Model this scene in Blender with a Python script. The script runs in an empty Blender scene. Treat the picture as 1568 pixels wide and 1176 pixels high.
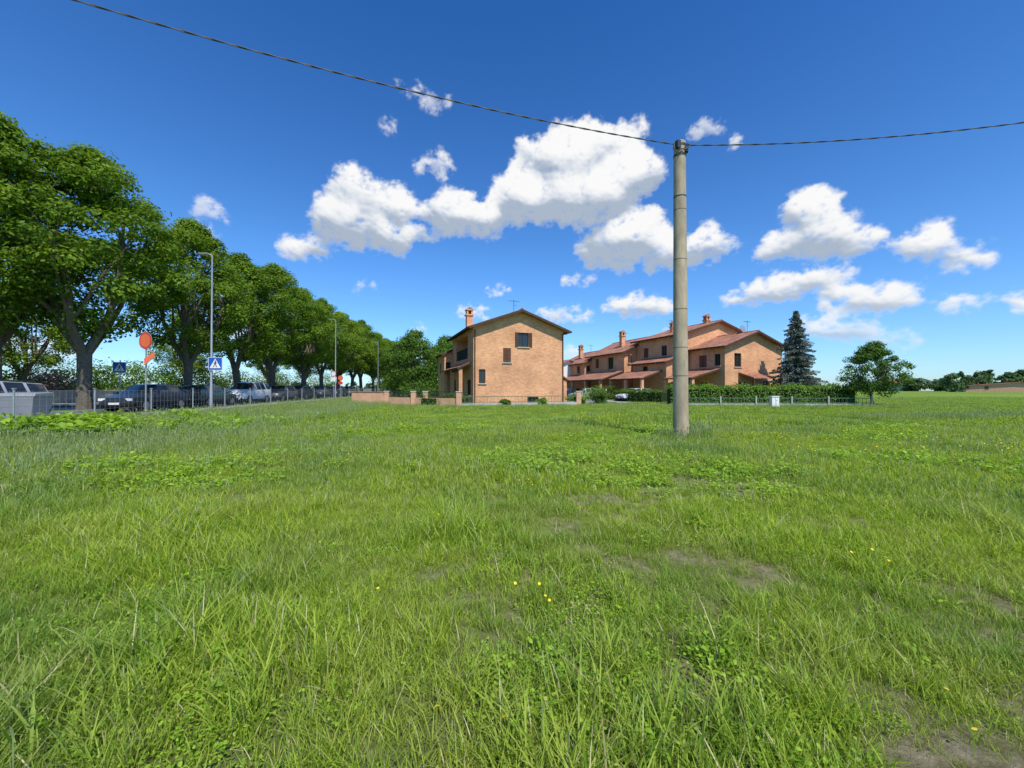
import bpy, math, random
import numpy as np
from mathutils import Vector, Matrix
R=math.radians
rng=np.random.default_rng(7); random.seed(7)
scene=bpy.context.scene
E=0.30; SL=0.1115
def sst(a,b,x):
    t=np.clip((x-a)/(b-a),0,1); return t*t*(3-2*t)
def hgt(X,Y):
    L=-(X+SL*Y); return E*sst(8.5,13.0,L)
def PL(L,Y): return (-L-SL*Y,Y)
ROADANG=math.atan(SL)

# ---------------- materials ----------------
def newmat(name):
    m=bpy.data.materials.new(name); m.use_nodes=True
    nt=m.node_tree; nt.nodes.clear(); return m,nt
def N(nt,t,**k):
    n=nt.nodes.new(t)
    for a,b in k.items(): setattr(n,a,b)
    return n
def mat(name,col,rough=0.8,var=0.15,scale=3.0,bump=0.0,bscale=30,metal=0.0,col2=None,spec=0.3,detail=6,streak=False):
    m,nt=newmat(name); L=nt.links
    out=N(nt,'ShaderNodeOutputMaterial'); p=N(nt,'ShaderNodeBsdfPrincipled')
    L.new(p.outputs[0],out.inputs[0])
    p.inputs['Roughness'].default_value=rough; p.inputs['Metallic'].default_value=metal
    p.inputs['Specular IOR Level'].default_value=spec
    tc=N(nt,'ShaderNodeTexCoord'); no=N(nt,'ShaderNodeTexNoise')
    no.inputs['Scale'].default_value=scale; no.inputs['Detail'].default_value=detail; no.inputs['Roughness'].default_value=0.65
    if streak:
        mp=N(nt,'ShaderNodeMapping'); mp.inputs['Scale'].default_value=(1,1,.3); L.new(tc.outputs['Object'],mp.inputs[0]); L.new(mp.outputs[0],no.inputs['Vector'])
    else: L.new(tc.outputs['Object'],no.inputs['Vector'])
    cr=N(nt,'ShaderNodeValToRGB'); cr.color_ramp.elements[0].position=0.3; cr.color_ramp.elements[1].position=0.7
    c2=col2 if col2 else tuple(min(1,c*(1+var)) for c in col)
    c1=tuple(c*(1-var) for c in col)
    cr.color_ramp.elements[0].color=(*c1,1); cr.color_ramp.elements[1].color=(*c2,1)
    L.new(no.outputs[0],cr.inputs[0]); L.new(cr.outputs[0],p.inputs['Base Color'])
    if bump>0:
        n2=N(nt,'ShaderNodeTexNoise'); n2.inputs['Scale'].default_value=bscale; n2.inputs['Detail'].default_value=5
        L.new(tc.outputs['Object'],n2.inputs['Vector'])
        b=N(nt,'ShaderNodeBump'); b.inputs['Strength'].default_value=bump; b.inputs['Distance'].default_value=0.02
        L.new(n2.outputs[0],b.inputs['Height']); L.new(b.outputs[0],p.inputs['Normal'])
    return m
def brickmat(name,c1,c2,mort):
    m,nt=newmat(name); L=nt.links
    out=N(nt,'ShaderNodeOutputMaterial'); p=N(nt,'ShaderNodeBsdfPrincipled'); L.new(p.outputs[0],out.inputs[0])
    p.inputs['Roughness'].default_value=0.9
    tc=N(nt,'ShaderNodeTexCoord'); s=N(nt,'ShaderNodeSeparateXYZ'); L.new(tc.outputs['Object'],s.inputs[0])
    a=N(nt,'ShaderNodeMath',operation='ADD'); L.new(s.outputs[0],a.inputs[0]); L.new(s.outputs[1],a.inputs[1])
    c=N(nt,'ShaderNodeCombineXYZ'); L.new(a.outputs[0],c.inputs[0]); L.new(s.outputs[2],c.inputs[1])
    b=N(nt,'ShaderNodeTexBrick'); L.new(c.outputs[0],b.inputs['Vector'])
    b.inputs['Scale'].default_value=1.0; b.inputs['Brick Width'].default_value=0.26; b.inputs['Row Height'].default_value=0.075
    b.inputs['Mortar Size'].default_value=0.008
    b.inputs['Color1'].default_value=(*c1,1); b.inputs['Color2'].default_value=(*c2,1); b.inputs['Mortar'].default_value=(*mort,1)
    mp=N(nt,'ShaderNodeMapping'); mp.inputs['Scale'].default_value=(1.6,9,1); L.new(c.outputs[0],mp.inputs[0])
    v=N(nt,'ShaderNodeTexNoise'); v.inputs['Scale'].default_value=1.6; v.inputs['Detail'].default_value=5; v.inputs['Roughness'].default_value=.9; L.new(mp.outputs[0],v.inputs['Vector'])
    no=N(nt,'ShaderNodeTexNoise'); no.inputs['Scale'].default_value=.5; no.inputs['Detail'].default_value=4; no.inputs['Roughness'].default_value=0.5
    L.new(tc.outputs['Object'],no.inputs['Vector'])
    ad=N(nt,'ShaderNodeMath',operation='ADD'); L.new(v.outputs[0],ad.inputs[0]); L.new(no.outputs[0],ad.inputs[1])
    mr=N(nt,'ShaderNodeMapRange'); mr.inputs[1].default_value=0.7; mr.inputs[2].default_value=1.3; mr.inputs[3].default_value=0.70; mr.inputs[4].default_value=1.24
    L.new(ad.outputs[0],mr.inputs[0])
    mx=N(nt,'ShaderNodeVectorMath',operation='SCALE'); L.new(b.outputs['Color'],mx.inputs[0]); L.new(mr.outputs[0],mx.inputs['Scale'])
    L.new(mx.outputs[0],p.inputs['Base Color']); return m
def tilemat(name,col):
    m,nt=newmat(name); L=nt.links
    out=N(nt,'ShaderNodeOutputMaterial'); p=N(nt,'ShaderNodeBsdfPrincipled'); L.new(p.outputs[0],out.inputs[0])
    p.inputs['Roughness'].default_value=0.85
    tc=N(nt,'ShaderNodeTexCoord')
    w=N(nt,'ShaderNodeTexWave',bands_direction='Y'); w.inputs['Scale'].default_value=0.314*4.5; w.inputs['Distortion'].default_value=0.3
    L.new(tc.outputs['Object'],w.inputs['Vector'])
    v=N(nt,'ShaderNodeTexVoronoi'); v.inputs['Scale'].default_value=3.5; L.new(tc.outputs['Object'],v.inputs['Vector'])
    no=N(nt,'ShaderNodeTexNoise'); no.inputs['Scale'].default_value=0.9; no.inputs['Detail'].default_value=9; no.inputs['Roughness'].default_value=0.7
    L.new(tc.outputs['Object'],no.inputs['Vector'])
    cr=N(nt,'ShaderNodeValToRGB'); cr.color_ramp.elements[0].position=0.3; cr.color_ramp.elements[1].position=0.72
    cr.color_ramp.elements[0].color=(col[0]*.5,col[1]*.5,col[2]*.55,1); cr.color_ramp.elements[1].color=(col[0]*1.25,col[1]*1.25,col[2]*1.3,1)
    L.new(no.outputs[0],cr.inputs[0])
    sp=N(nt,'ShaderNodeSeparateColor'); L.new(v.outputs['Color'],sp.inputs[0])
    mr=N(nt,'ShaderNodeMapRange'); mr.inputs[3].default_value=0.75; mr.inputs[4].default_value=1.2; L.new(sp.outputs[0],mr.inputs[0])
    mr2=N(nt,'ShaderNodeMapRange'); mr2.inputs[3].default_value=0.7; mr2.inputs[4].default_value=1.08; L.new(w.outputs[1],mr2.inputs[0])
    mm=N(nt,'ShaderNodeMath',operation='MULTIPLY'); L.new(mr.outputs[0],mm.inputs[0]); L.new(mr2.outputs[0],mm.inputs[1])
    mx=N(nt,'ShaderNodeVectorMath',operation='SCALE'); L.new(cr.outputs[0],mx.inputs[0]); L.new(mm.outputs[0],mx.inputs['Scale'])
    L.new(mx.outputs[0],p.inputs['Base Color'])
    b=N(nt,'ShaderNodeBump'); b.inputs['Strength'].default_value=0.6; b.inputs['Distance'].default_value=0.05
    L.new(w.outputs[1],b.inputs['Height']); L.new(b.outputs[0],p.inputs['Normal'])
    return m
def leafmat(name,dark,mid,light,tr=0.35,grad=None,patch=None,spec=0.25,rough=0.5):
    """foliage; lv = per leaf value, hv = height along blade"""
    m,nt=newmat(name); L=nt.links
    out=N(nt,'ShaderNodeOutputMaterial'); p=N(nt,'ShaderNodeBsdfPrincipled'); t=N(nt,'ShaderNodeBsdfTranslucent')
    mix=N(nt,'ShaderNodeMixShader'); mix.inputs[0].default_value=tr
    L.new(p.outputs[0],mix.inputs[1]); L.new(t.outputs[0],mix.inputs[2]); L.new(mix.outputs[0],out.inputs[0])
    p.inputs['Roughness'].default_value=rough; p.inputs['Specular IOR Level'].default_value=spec
    at=N(nt,'ShaderNodeAttribute',attribute_name='lv')
    oi=N(nt,'ShaderNodeObjectInfo')
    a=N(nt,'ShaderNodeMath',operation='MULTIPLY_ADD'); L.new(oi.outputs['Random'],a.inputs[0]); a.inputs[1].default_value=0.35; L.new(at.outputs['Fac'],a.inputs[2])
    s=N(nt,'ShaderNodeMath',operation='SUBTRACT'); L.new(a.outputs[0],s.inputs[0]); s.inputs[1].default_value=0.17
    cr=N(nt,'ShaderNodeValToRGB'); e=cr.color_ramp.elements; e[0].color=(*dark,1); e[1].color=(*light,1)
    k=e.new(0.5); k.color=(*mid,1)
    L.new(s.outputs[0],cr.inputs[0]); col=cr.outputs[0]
    if patch:
        geo=N(nt,'ShaderNodeNewGeometry')
        for (pc_,sc_,amt,off) in patch:
            no=N(nt,'ShaderNodeTexNoise'); no.inputs['Scale'].default_value=sc_; no.inputs['Detail'].default_value=3; no.inputs['Roughness'].default_value=0.6
            ao=N(nt,'ShaderNodeVectorMath',operation='ADD'); L.new(geo.outputs['Position'],ao.inputs[0]); ao.inputs[1].default_value=(off,off,0)
            L.new(ao.outputs[0],no.inputs['Vector'])
            mr=N(nt,'ShaderNodeMapRange'); mr.inputs[1].default_value=0.46; mr.inputs[2].default_value=0.64; mr.inputs[4].default_value=amt; L.new(no.outputs[0],mr.inputs[0])
            mx=N(nt,'ShaderNodeMix',data_type='RGBA'); L.new(mr.outputs[0],mx.inputs[0]); L.new(col,mx.inputs[6]); mx.inputs[7].default_value=(*pc_,1)
            col=mx.outputs[2]
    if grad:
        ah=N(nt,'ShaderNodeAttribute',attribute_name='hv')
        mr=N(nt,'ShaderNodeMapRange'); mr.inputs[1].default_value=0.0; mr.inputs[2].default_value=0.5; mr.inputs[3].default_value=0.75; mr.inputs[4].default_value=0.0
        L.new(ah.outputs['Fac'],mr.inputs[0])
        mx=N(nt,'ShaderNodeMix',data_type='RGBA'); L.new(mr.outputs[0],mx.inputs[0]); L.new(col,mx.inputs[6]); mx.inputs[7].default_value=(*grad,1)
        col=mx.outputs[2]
    L.new(col,p.inputs['Base Color'])
    sc=N(nt,'ShaderNodeVectorMath',operation='MULTIPLY'); L.new(col,sc.inputs[0]); sc.inputs[1].default_value=(1.3,1.25,0.6)
    L.new(sc.outputs[0],t.inputs['Color'])
    return m
M={}
M['brick']=brickmat('brick_wall',(.76,.375,.18),(.56,.235,.10),(.66,.44,.28))
M['tile']=tilemat('roof_tiles',(.46,.20,.11))
M['wood']=mat('dark_wood',(.07,.042,.028),.7,.25,8)
M['shut']=mat('shutter_wood',(.16,.075,.045),.6,.2,6)
M['glassd']=mat('window_glass',(.02,.025,.03),.08,.1,2,spec=.6)
M['plaster']=mat('plaster',(.60,.35,.22),.9,.14,2)
M['white']=mat('white_paint',(.75,.75,.73),.6,.06,4)
M['sill']=mat('stone_sill',(.5,.47,.42),.8,.1,5)
M['conc']=mat('concrete',(.40,.325,.22),.92,.36,4,.5,45,detail=12,streak=True)
M['concl']=mat('concrete_light',(.42,.41,.38),.9,.15,3,.2,20)
M['metal']=mat('galvanised_steel',(.42,.43,.44),.45,.12,6,metal=.6)
M['dmetal']=mat('dark_metal',(.05,.055,.06),.5,.2,6,metal=.3)
M['gmetal']=mat('green_fence_paint',(.10,.17,.10),.5,.2,6)
M['asph']=mat('asphalt',(.06,.06,.062),.9,.2,6,.3,60)
M['pave']=mat('pavement',(.30,.29,.27),.9,.15,4,.2,40)
M['kerb']=mat('kerb_stone',(.38,.37,.35),.9,.12,4)
M['paint']=mat('road_paint',(.75,.75,.72),.7,.1,9)
M['bark']=mat('bark',(.14,.115,.085),.95,.35,6,.8,25)
M['red']=mat('sign_red',(.62,.05,.03),.4,.08,4)
M['orange']=mat('sign_orange',(.75,.16,.06),.4,.08,4)
M['blue']=mat('sign_blue',(.02,.10,.45),.4,.08,4)
M['black']=mat('rubber_black',(.02,.02,.02),.7,.2,8)
M['cable']=mat('cable_sheath',(.09,.09,.095),.6,.2,8)

# ---------------- mesh builder ----------------
class MB:
    def __init__(s,mats): s.v=[]; s.f=[]; s.m=[]; s.mats=mats
    def mi(s,k): 
        if k not in s.mats: s.mats.append(k)
        return s.mats.index(k)
    def face(s,pts,k):
        b=len(s.v); s.v+= [tuple(p) for p in pts]; s.f.append(tuple(range(b,b+len(pts)))); s.m.append(s.mi(k))
    def box(s,c,d,k,rz=0,rot=None):
        hx,hy,hz=d[0]/2,d[1]/2,d[2]/2; b=len(s.v)
        mt=rot if rot else Matrix.Rotation(rz,3,'Z')
        for x,y,z in ((-1,-1,-1),(1,-1,-1),(1,1,-1),(-1,1,-1),(-1,-1,1),(1,-1,1),(1,1,1),(-1,1,1)):
            p=mt@Vector((x*hx,y*hy,z*hz)); s.v.append((p.x+c[0],p.y+c[1],p.z+c[2]))
        for q in ((0,3,2,1),(4,5,6,7),(0,1,5,4),(1,2,6,5),(2,3,7,6),(3,0,4,7)):
            s.f.append(tuple(b+i for i in q)); s.m.append(s.mi(k))
    def box2(s,a,b_,k): 
        s.box([(a[i]+b_[i])/2 for i in range(3)],[abs(b_[i]-a[i]) for i in range(3)],k)
    def prism(s,poly,ext,k):
        b=len(s.v); n=len(poly)
        s.v+=[tuple(p) for p in poly]; s.v+=[tuple(p[i]+ext[i] for i in range(3)) for p in poly]
        mi=s.mi(k)
        s.f.append(tuple(range(b+n-1,b-1,-1))); s.m.append(mi); s.f.append(tuple(range(b+n,b+2*n))); s.m.append(mi)
        for i in range(n):
            j=(i+1)%n; s.f.append((b+i,b+j,b+n+j,b+n+i)); s.m.append(mi)
    def tube(s,pts,rad,k,n=8,cap=True):
        pts=[Vector(p) for p in pts]; b=len(s.v); mi=s.mi(k)
        if not hasattr(rad,'__len__'): rad=[rad]*len(pts)
        up=Vector((0,0,1)) if abs((pts[1]-pts[0]).normalized().z)<.9 else Vector((1,0,0))
        for i,p in enumerate(pts):
            t=(pts[min(i+1,len(pts)-1)]-pts[max(i-1,0)]).normalized()
            a=t.cross(up).normalized(); c=t.cross(a).normalized()
            for j in range(n):
                an=2*math.pi*j/n; q=p+a*math.cos(an)*rad[i]+c*math.sin(an)*rad[i]; s.v.append(tuple(q))
        for i in range(len(pts)-1):
            for j in range(n):
                j2=(j+1)%n; s.f.append((b+i*n+j,b+i*n+j2,b+(i+1)*n+j2,b+(i+1)*n+j)); s.m.append(mi)
        if cap:
            s.f.append(tuple(b+j for j in range(n))); s.m.append(mi)
            e=b+(len(pts)-1)*n; s.f.append(tuple(e+j for j in range(n-1,-1,-1))); s.m.append(mi)
    def obj(s,name,parent=None,loc=(0,0,0),rz=0,smooth=False,extra=None,bevel=0):
        me=bpy.data.meshes.new(name); v=s.v; f=s.f; m=list(s.m); lv=None
        if extra is not None:
            ev,lvv,k=extra; b=len(v); n=len(ev)//4
            v=v+ev.tolist(); q=(np.arange(n*4).reshape(n,4)+b).tolist(); f=f+q; mi=s.mi(k); m=m+[mi]*n
            lv=np.concatenate([np.zeros(len(s.f)),lvv])
        me.from_pydata(v,[],f)
        for k in s.mats: me.materials.append(M[k] if isinstance(k,str) else k)
        me.polygons.foreach_set('material_index',m)
        if lv is not None:
            a=me.attributes.new('lv','FLOAT','FACE'); a.data.foreach_set('value',lv.astype(np.float32))
        if smooth: me.polygons.foreach_set('use_smooth',[True]*len(f))
        me.update()
        o=bpy.data.objects.new(name,me); scene.collection.objects.link(o); o.location=loc; o.rotation_euler=(0,0,rz)
        if parent: o.parent=parent
        if smooth:
            try: me.set_sharp_from_angle(angle=R(40))
            except Exception: pass
        if bevel:
            md=o.modifiers.new('bev','BEVEL'); md.width=bevel; md.segments=2; md.limit_method='ANGLE'
        return o
def empty(name,loc=(0,0,0),rz=0):
    e=bpy.data.objects.new(name,None); scene.collection.objects.link(e); e.location=loc; e.rotation_euler=(0,0,rz); e.empty_display_size=.5; return e

# ---------------- foliage ----------------
def quads(c,nrm,sz,asp=0.62,rg=rng):
    n=len(c); nrm=nrm/np.linalg.norm(nrm,axis=1,keepdims=True)
    r=rg.normal(size=(n,3)); t=np.cross(nrm,r); t/=np.linalg.norm(t,axis=1,keepdims=True); b=np.cross(nrm,t)
    sz=sz[:,None]
    v=np.stack([c-t*sz*.5, c+b*sz*.5*asp-t*sz*.05+nrm*sz*.08, c+t*sz*.5, c-b*sz*.5*asp-t*sz*.05+nrm*sz*.08],axis=1)
    return v.reshape(-1,3)
def clump_leaves(cent,rad,per,size,flat=.65,rg=rng,lvb=None,shell=.45,up=.7):
    n=len(cent); idx=np.repeat(np.arange(n),per)
    d=rg.normal(size=(n*per,3)); d/=np.linalg.norm(d,axis=1,keepdims=True)
    rr=(shell+(1-shell)*rg.random(n*per)**.6)*(1+.15*rg.normal(size=n*per))
    off=d*(rad[idx]*rr)[:,None]; off[:,2]*=flat
    c=cent[idx]+off
    nr=d*.9+np.array([0,0,up])+rg.normal(size=(n*per,3))*.45
    sz=size*(.65+.7*rg.random(n*per))
    cl=(lvb if lvb is not None else rg.random(n))[idx]
    lv=np.clip(.55*cl+.45*rg.random(n*per),0,1)
    return quads(c,nr,sz,rg=rg),lv
M['leafA']=leafmat('tree_leaves',(.06,.12,.012),(.145,.245,.02),(.29,.41,.04),tr=.4,spec=.15)
M['leafB']=leafmat('bush_leaves',(.045,.10,.016),(.09,.175,.025),(.16,.27,.04),tr=.35,spec=.15)
M['leafH']=leafmat('hedge_leaves',(.08,.16,.02),(.14,.26,.03),(.22,.36,.045),tr=.35,spec=.15)
M['leafS']=leafmat('spruce_needles',(.055,.09,.07),(.12,.16,.135),(.24,.28,.245),tr=.15,spec=.15)
M['leafF']=leafmat('far_leaves',(.05,.10,.035),(.08,.14,.05),(.12,.19,.07),tr=.25,spec=.1)
M['blossom']=leafmat('blossom',(.14,.13,.06),(.40,.24,.20),(.55,.38,.32),tr=.2)
def tree_mesh(name,seed,H,Rd,cb,tr_r,nclump,per,leaf,fork=2.6,leafk='leafA',crad=(.8,1.5),peak=.72):
    rg=np.random.default_rng(seed); rnd=random.Random(seed)
    mb=MB(['bark'])
    def rp(t): return Rd*(math.sin(math.pi*min(max(t,0.001),.999)**peak))**.6
    lean=Vector((rnd.uniform(-.12,.12),rnd.uniform(-.12,.12),0))
    f=Vector((lean.x*fork,lean.y*fork,fork))
    mb.tube([(0,0,-.2),(0,0,.15),(lean.x*.5*fork,lean.y*.5*fork,fork*.5),f],[tr_r*1.6,tr_r*1.15,tr_r*.95,tr_r],'bark',10)
    nl=rnd.randint(4,5)
    for i in range(nl):
        an=2*math.pi*(i+rnd.uniform(-.25,.25))/nl; t=rnd.uniform(.45,.75)
        z=cb+(H-cb)*t; rr=rp(t)*rnd.uniform(.35,.6)
        e=Vector((math.cos(an)*rr,math.sin(an)*rr,z))
        pts=[f-Vector((0,0,.1))]
        for k in (.25,.5,.75,1):
            q=f.lerp(e,k); q+=Vector((math.cos(an),math.sin(an),0))*math.sin(k*math.pi)*.55+Vector((rnd.uniform(-.2,.2),rnd.uniform(-.2,.2),0)); pts.append(q)
        rad=[tr_r*.75,tr_r*.55,tr_r*.4,tr_r*.27,tr_r*.12]
        mb.tube(pts,rad,'bark',7)
        for q in range(5):
            k=rnd.choice([1,2,3]); s=pts[k]; a2=an+rnd.uniform(-1.3,1.3); t2=rnd.uniform(.15,.85)
            z2=max(s.z+.6,cb+(H-cb)*t2); r2=rp((z2-cb)/(H-cb))*rnd.uniform(.6,.9)
            e2=Vector((math.cos(a2)*r2,math.sin(a2)*r2,z2)); m=s.lerp(e2,.5)+Vector((rnd.uniform(-.3,.3),rnd.uniform(-.3,.3),.3))
            mb.tube([s,m,e2],[rad[k]*.6,rad[k]*.35,.02],'bark',5)
    C=[];RR=[];LV=[]
    for i in range(nclump):
        t=rnd.random()**.85; an=rnd.uniform(0,2*math.pi)
        q=rnd.random()**.45; r=rp(t)*(.25+.75*q)*(1+.1*math.sin(an*3+seed)+.08*math.sin(an*5+t*9))
        z=cb+(H-cb)*t+rnd.uniform(-.3,.3)
        rad=rnd.uniform(*crad)*(1-.25*t)
        r=max(0,r-rad*.45)
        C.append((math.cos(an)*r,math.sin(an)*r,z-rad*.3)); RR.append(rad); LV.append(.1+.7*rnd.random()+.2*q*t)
    ev,lv=clump_leaves(np.array(C),np.array(RR),per,leaf,rg=rg,lvb=np.array(LV))
    return mb.obj(name,smooth=False,extra=(ev,lv,leafk))
def dup(o,name,loc,rz,s):
    if o.get('used'): 
        d=bpy.data.objects.new(name,o.data); scene.collection.objects.link(d)
    else: d=o; d.name=name; o['used']=1
    d.location=loc; d.rotation_euler=(0,0,rz); d.scale=s; return d

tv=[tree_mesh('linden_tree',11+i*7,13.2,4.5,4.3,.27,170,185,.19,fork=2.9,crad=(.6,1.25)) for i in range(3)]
Ys=[21,28,34.5,41,48,55,62,69,76,83,90,98,106]
for i,Y in enumerate(Ys):
    x,y=PL(20.0+random.uniform(-.4,.4),Y+random.uniform(-.5,.5))
    s=random.uniform(.95,1.05)
    if i==0: s=1.03
    if i==1: s=.98
    dup(tv[i%3],'linden_tree',(x,y,E),random.uniform(0,6.28),(s*random.uniform(.97,1.1),s*random.uniform(.97,1.1),s))
for (L,Y,s) in ((22.8,19.2,1.08),(26,14.5,1.05),(31,28,.7),(31,44,.75),(30,60,.85),(32,78,.9)):
    x,y=PL(L,Y); dup(tv[(int(Y))%3],'linden_tree',(x,y,E),random.uniform(0,6.28),(s,s,s))
t2=tree_mesh('young_lime_tree',55,5.4,2.5,1.2,.09,130,120,.14,fork=1.3,leafk='leafB',crad=(.4,.7),peak=.7)
t2['used']=1; t2.location=(30.8,34.0,0)
bt=tree_mesh('maple_tree',71,10.2,5.4,1.2,.25,130,170,.27,leafk='leafB',crad=(1.0,1.8),peak=.6)
dup(bt,'maple_tree',(-15.0,61,0.1),0.4,(1,1,1))
dup(bt,'maple_tree',(-10.9,66,0.1),2.4,(.95,.95,.98))
dup(bt,'maple_tree',(-20,72,0.1),1.4,(.9,.9,.95))
dup(bt,'maple_tree',(17.4,85,0),3.0,(.75,.75,.78))
dup(bt,'maple_tree',(11,100,0),4.0,(.7,.7,.6))
def spruce(name,H,Rb,seed):
    rg=np.random.default_rng(seed); rnd=random.Random(seed); mb=MB(['bark'])
    mb.tube([(0,0,-.1),(0,0,H*.5),(0,0,H)],[.16,.1,.02],'bark',8)
    C=[];Nn=[];S=[];LV=[]
    z=.7
    while z<H-.1:
        t=(z-.5)/(H-.5); rr=Rb*(1-t)**.8*rnd.uniform(.82,1.1)+.12; nb=int(7+8*(1-t))
        for b in range(nb):
            an=rnd.uniform(0,6.28); L=rr*rnd.uniform(.65,1.2); droop=.25
            d=np.array([math.cos(an),math.sin(an)]); lvb=rnd.random()
            mb.tube([(0,0,z),(d[0]*L*.6,d[1]*L*.6,z-.02),(d[0]*L,d[1]*L,z-droop*L*.4)],[.03,.02,.006],'bark',4,False)
            n=int(46*L+12); k=rg.random(n)**.6
            c=np.zeros((n,3)); w=rg.normal(size=n)*.17*(1.2-k)*min(1.2,L)
            c[:,0]=d[0]*L*k-d[1]*w; c[:,1]=d[1]*L*k+d[0]*w; c[:,2]=z-droop*L*.4*k**2-np.abs(w)*.25-rg.random(n)*.18
            C.append(c); Nn.append(rg.normal(size=(n,3))*.6+np.array([0,0,.8])); S.append(.13+.1*rg.random(n)); LV.append(np.clip(.45*lvb+.35*k+.3*rg.random(n),0,1))
        z+=.23*(1.15-.4*t)
    ev=quads(np.concatenate(C),np.concatenate(Nn),np.concatenate(S),asp=.45,rg=rg)
    return mb.obj(name,extra=(ev,np.concatenate(LV),'leafS'))
sp=spruce('spruce_tree',9.7,2.6,5); sp.location=(29.6,41.5,0)
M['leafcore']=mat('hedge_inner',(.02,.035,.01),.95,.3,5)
def hedge(name,pts,w,h,leaf=.1,dens=260,k='leafH',seed=1,wob=.12,core=True):
    rg=np.random.default_rng(seed); mb=MB(['bark']); V=[];LV=[]
    for (a,b) in zip(pts[:-1],pts[1:]):
        a=np.array(a,float); b=np.array(b,float); L=np.linalg.norm(b-a); n=int(dens*L*(h+w)); d=(b-a)/L; nn=np.array([-d[1],d[0]])
        s=rg.random(n)*L; side=rg.random(n); 
        u=np.where(side<.6,np.where(rg.random(n)<.5,-1,1)*(1-.25*rg.random(n)**2),rg.uniform(-1,1,n))
        z=np.where(side<.6,rg.random(n),1-.12*rg.random(n))
        wz=1+.35*wob*np.sin(s*1.7+seed)+.4*wob*np.sin(s*4.1)+wob*.4*rg.normal(size=n)
        c=np.zeros((n,3)); c[:,0]=a[0]+d[0]*s+nn[0]*u*w/2*wz; c[:,1]=a[1]+d[1]*s+nn[1]*u*w/2*wz
        zb=hgt(c[:,0],c[:,1]); c[:,2]=zb+z*h*wz
        nr=np.zeros((n,3)); nr[:,0]=nn[0]*u; nr[:,1]=nn[1]*u; nr[:,2]=z*.8; nr+=rg.normal(size=(n,3))*.5
        V.append(quads(c,nr,leaf*(.7+.7*rg.random(n)),rg=rg)); LV.append(np.clip(.25+.3*np.sin(s*2.3+u)*.5+.5*rg.random(n),0,1))
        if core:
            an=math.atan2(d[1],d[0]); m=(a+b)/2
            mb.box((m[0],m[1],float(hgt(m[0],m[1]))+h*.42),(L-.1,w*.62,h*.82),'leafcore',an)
    return mb.obj(name,extra=(np.concatenate(V),np.concatenate(LV),k))
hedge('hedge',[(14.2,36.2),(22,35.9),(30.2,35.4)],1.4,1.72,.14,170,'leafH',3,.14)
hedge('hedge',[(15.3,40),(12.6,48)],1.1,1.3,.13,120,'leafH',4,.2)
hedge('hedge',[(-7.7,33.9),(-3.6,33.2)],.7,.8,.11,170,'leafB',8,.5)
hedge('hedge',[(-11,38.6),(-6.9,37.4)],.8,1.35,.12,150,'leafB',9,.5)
def bush(name,x,y,h,r,k='leafB',seed=1,n=26,per=90,leaf=.16):
    rg=np.random.default_rng(seed); mb=MB(['bark'])
    z0=float(hgt(x,y))
    for i in range(5):
        an=rg.uniform(0,6.28); mb.tube([(0,0,-.05),(math.cos(an)*r*.3,math.sin(an)*r*.3,h*.4),(math.cos(an)*r*.6,math.sin(an)*r*.6,h*.75)],[.05,.03,.01],'bark',5)
    a=rg.random(n)*6.28; q=rg.random(n)**.5; t=rg.random(n)
    c=np.stack([np.cos(a)*q*r*.75,np.sin(a)*q*r*.75,h*(.15+.68*t*(1-.4*q*q))],1)
    ev,lv=clump_leaves(c,rg.uniform(.28,.45,n)*r,per,leaf,rg=rg)
    return mb.obj(name,loc=(x,y,z0),extra=(ev,lv,k))
for i,(L,Y,h,r,k) in enumerate(((32.5,15,3.0,2.6,'leafB'),(32.5,19,3.4,2.6,'leafB'),(33,23,4.2,3.0,'leafH'),(33,27,3.8,2.8,'leafB'),(32.6,30.5,3.2,2.6,'blossom'),(33.5,34,4.4,2.8,'leafB'),(33.5,38.5,5.0,3,'leafB'),(33.5,44,4.6,2.8,'leafH'),(34,51,5.0,3,'leafB'),(35,59,5.2,3.2,'leafB'),(34,68,5.5,3.4,'leafB'),(35,80,5.8,4,'leafB'),(35,94,6,4.5,'leafB'))):
    x,y=PL(L,Y); bush('flowering_shrub' if k=='blossom' else 'garden_shrub',x,y,h,r,k,seed=20+i,leaf=.22,n=32,per=80)
for i,(x,y,h,r) in enumerate(((-22,80,5,4.5),(-27,92,6,5),(-19,95,6,5),(-13,90,5,4.5),(-32,118,7,6),(-22,118,6,6))):
    bush('garden_shrub',x,y,h,r,'leafB',seed=60+i,leaf=.35,n=30,per=80)
for i,(x,y,h,r) in enumerate(((-9.2,36.4,1.8,.9),(-5.4,34.6,1.5,.8),(5.9,36.8,1.3,.9),(8.2,38.5,1.6,1.1),(2.6,34.9,.75,.6),(-.6,33.7,.7,.55),(9.6,47,2.2,1.5),(12.2,52,2.4,1.6),(33.5,44,2.2,1.6),(36.5,47,2.4,2))):
    bush('garden_shrub',x,y,h,r,'leafB' if i%2 else 'leafH',seed=90+i,leaf=.14,n=20,per=90)

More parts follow.
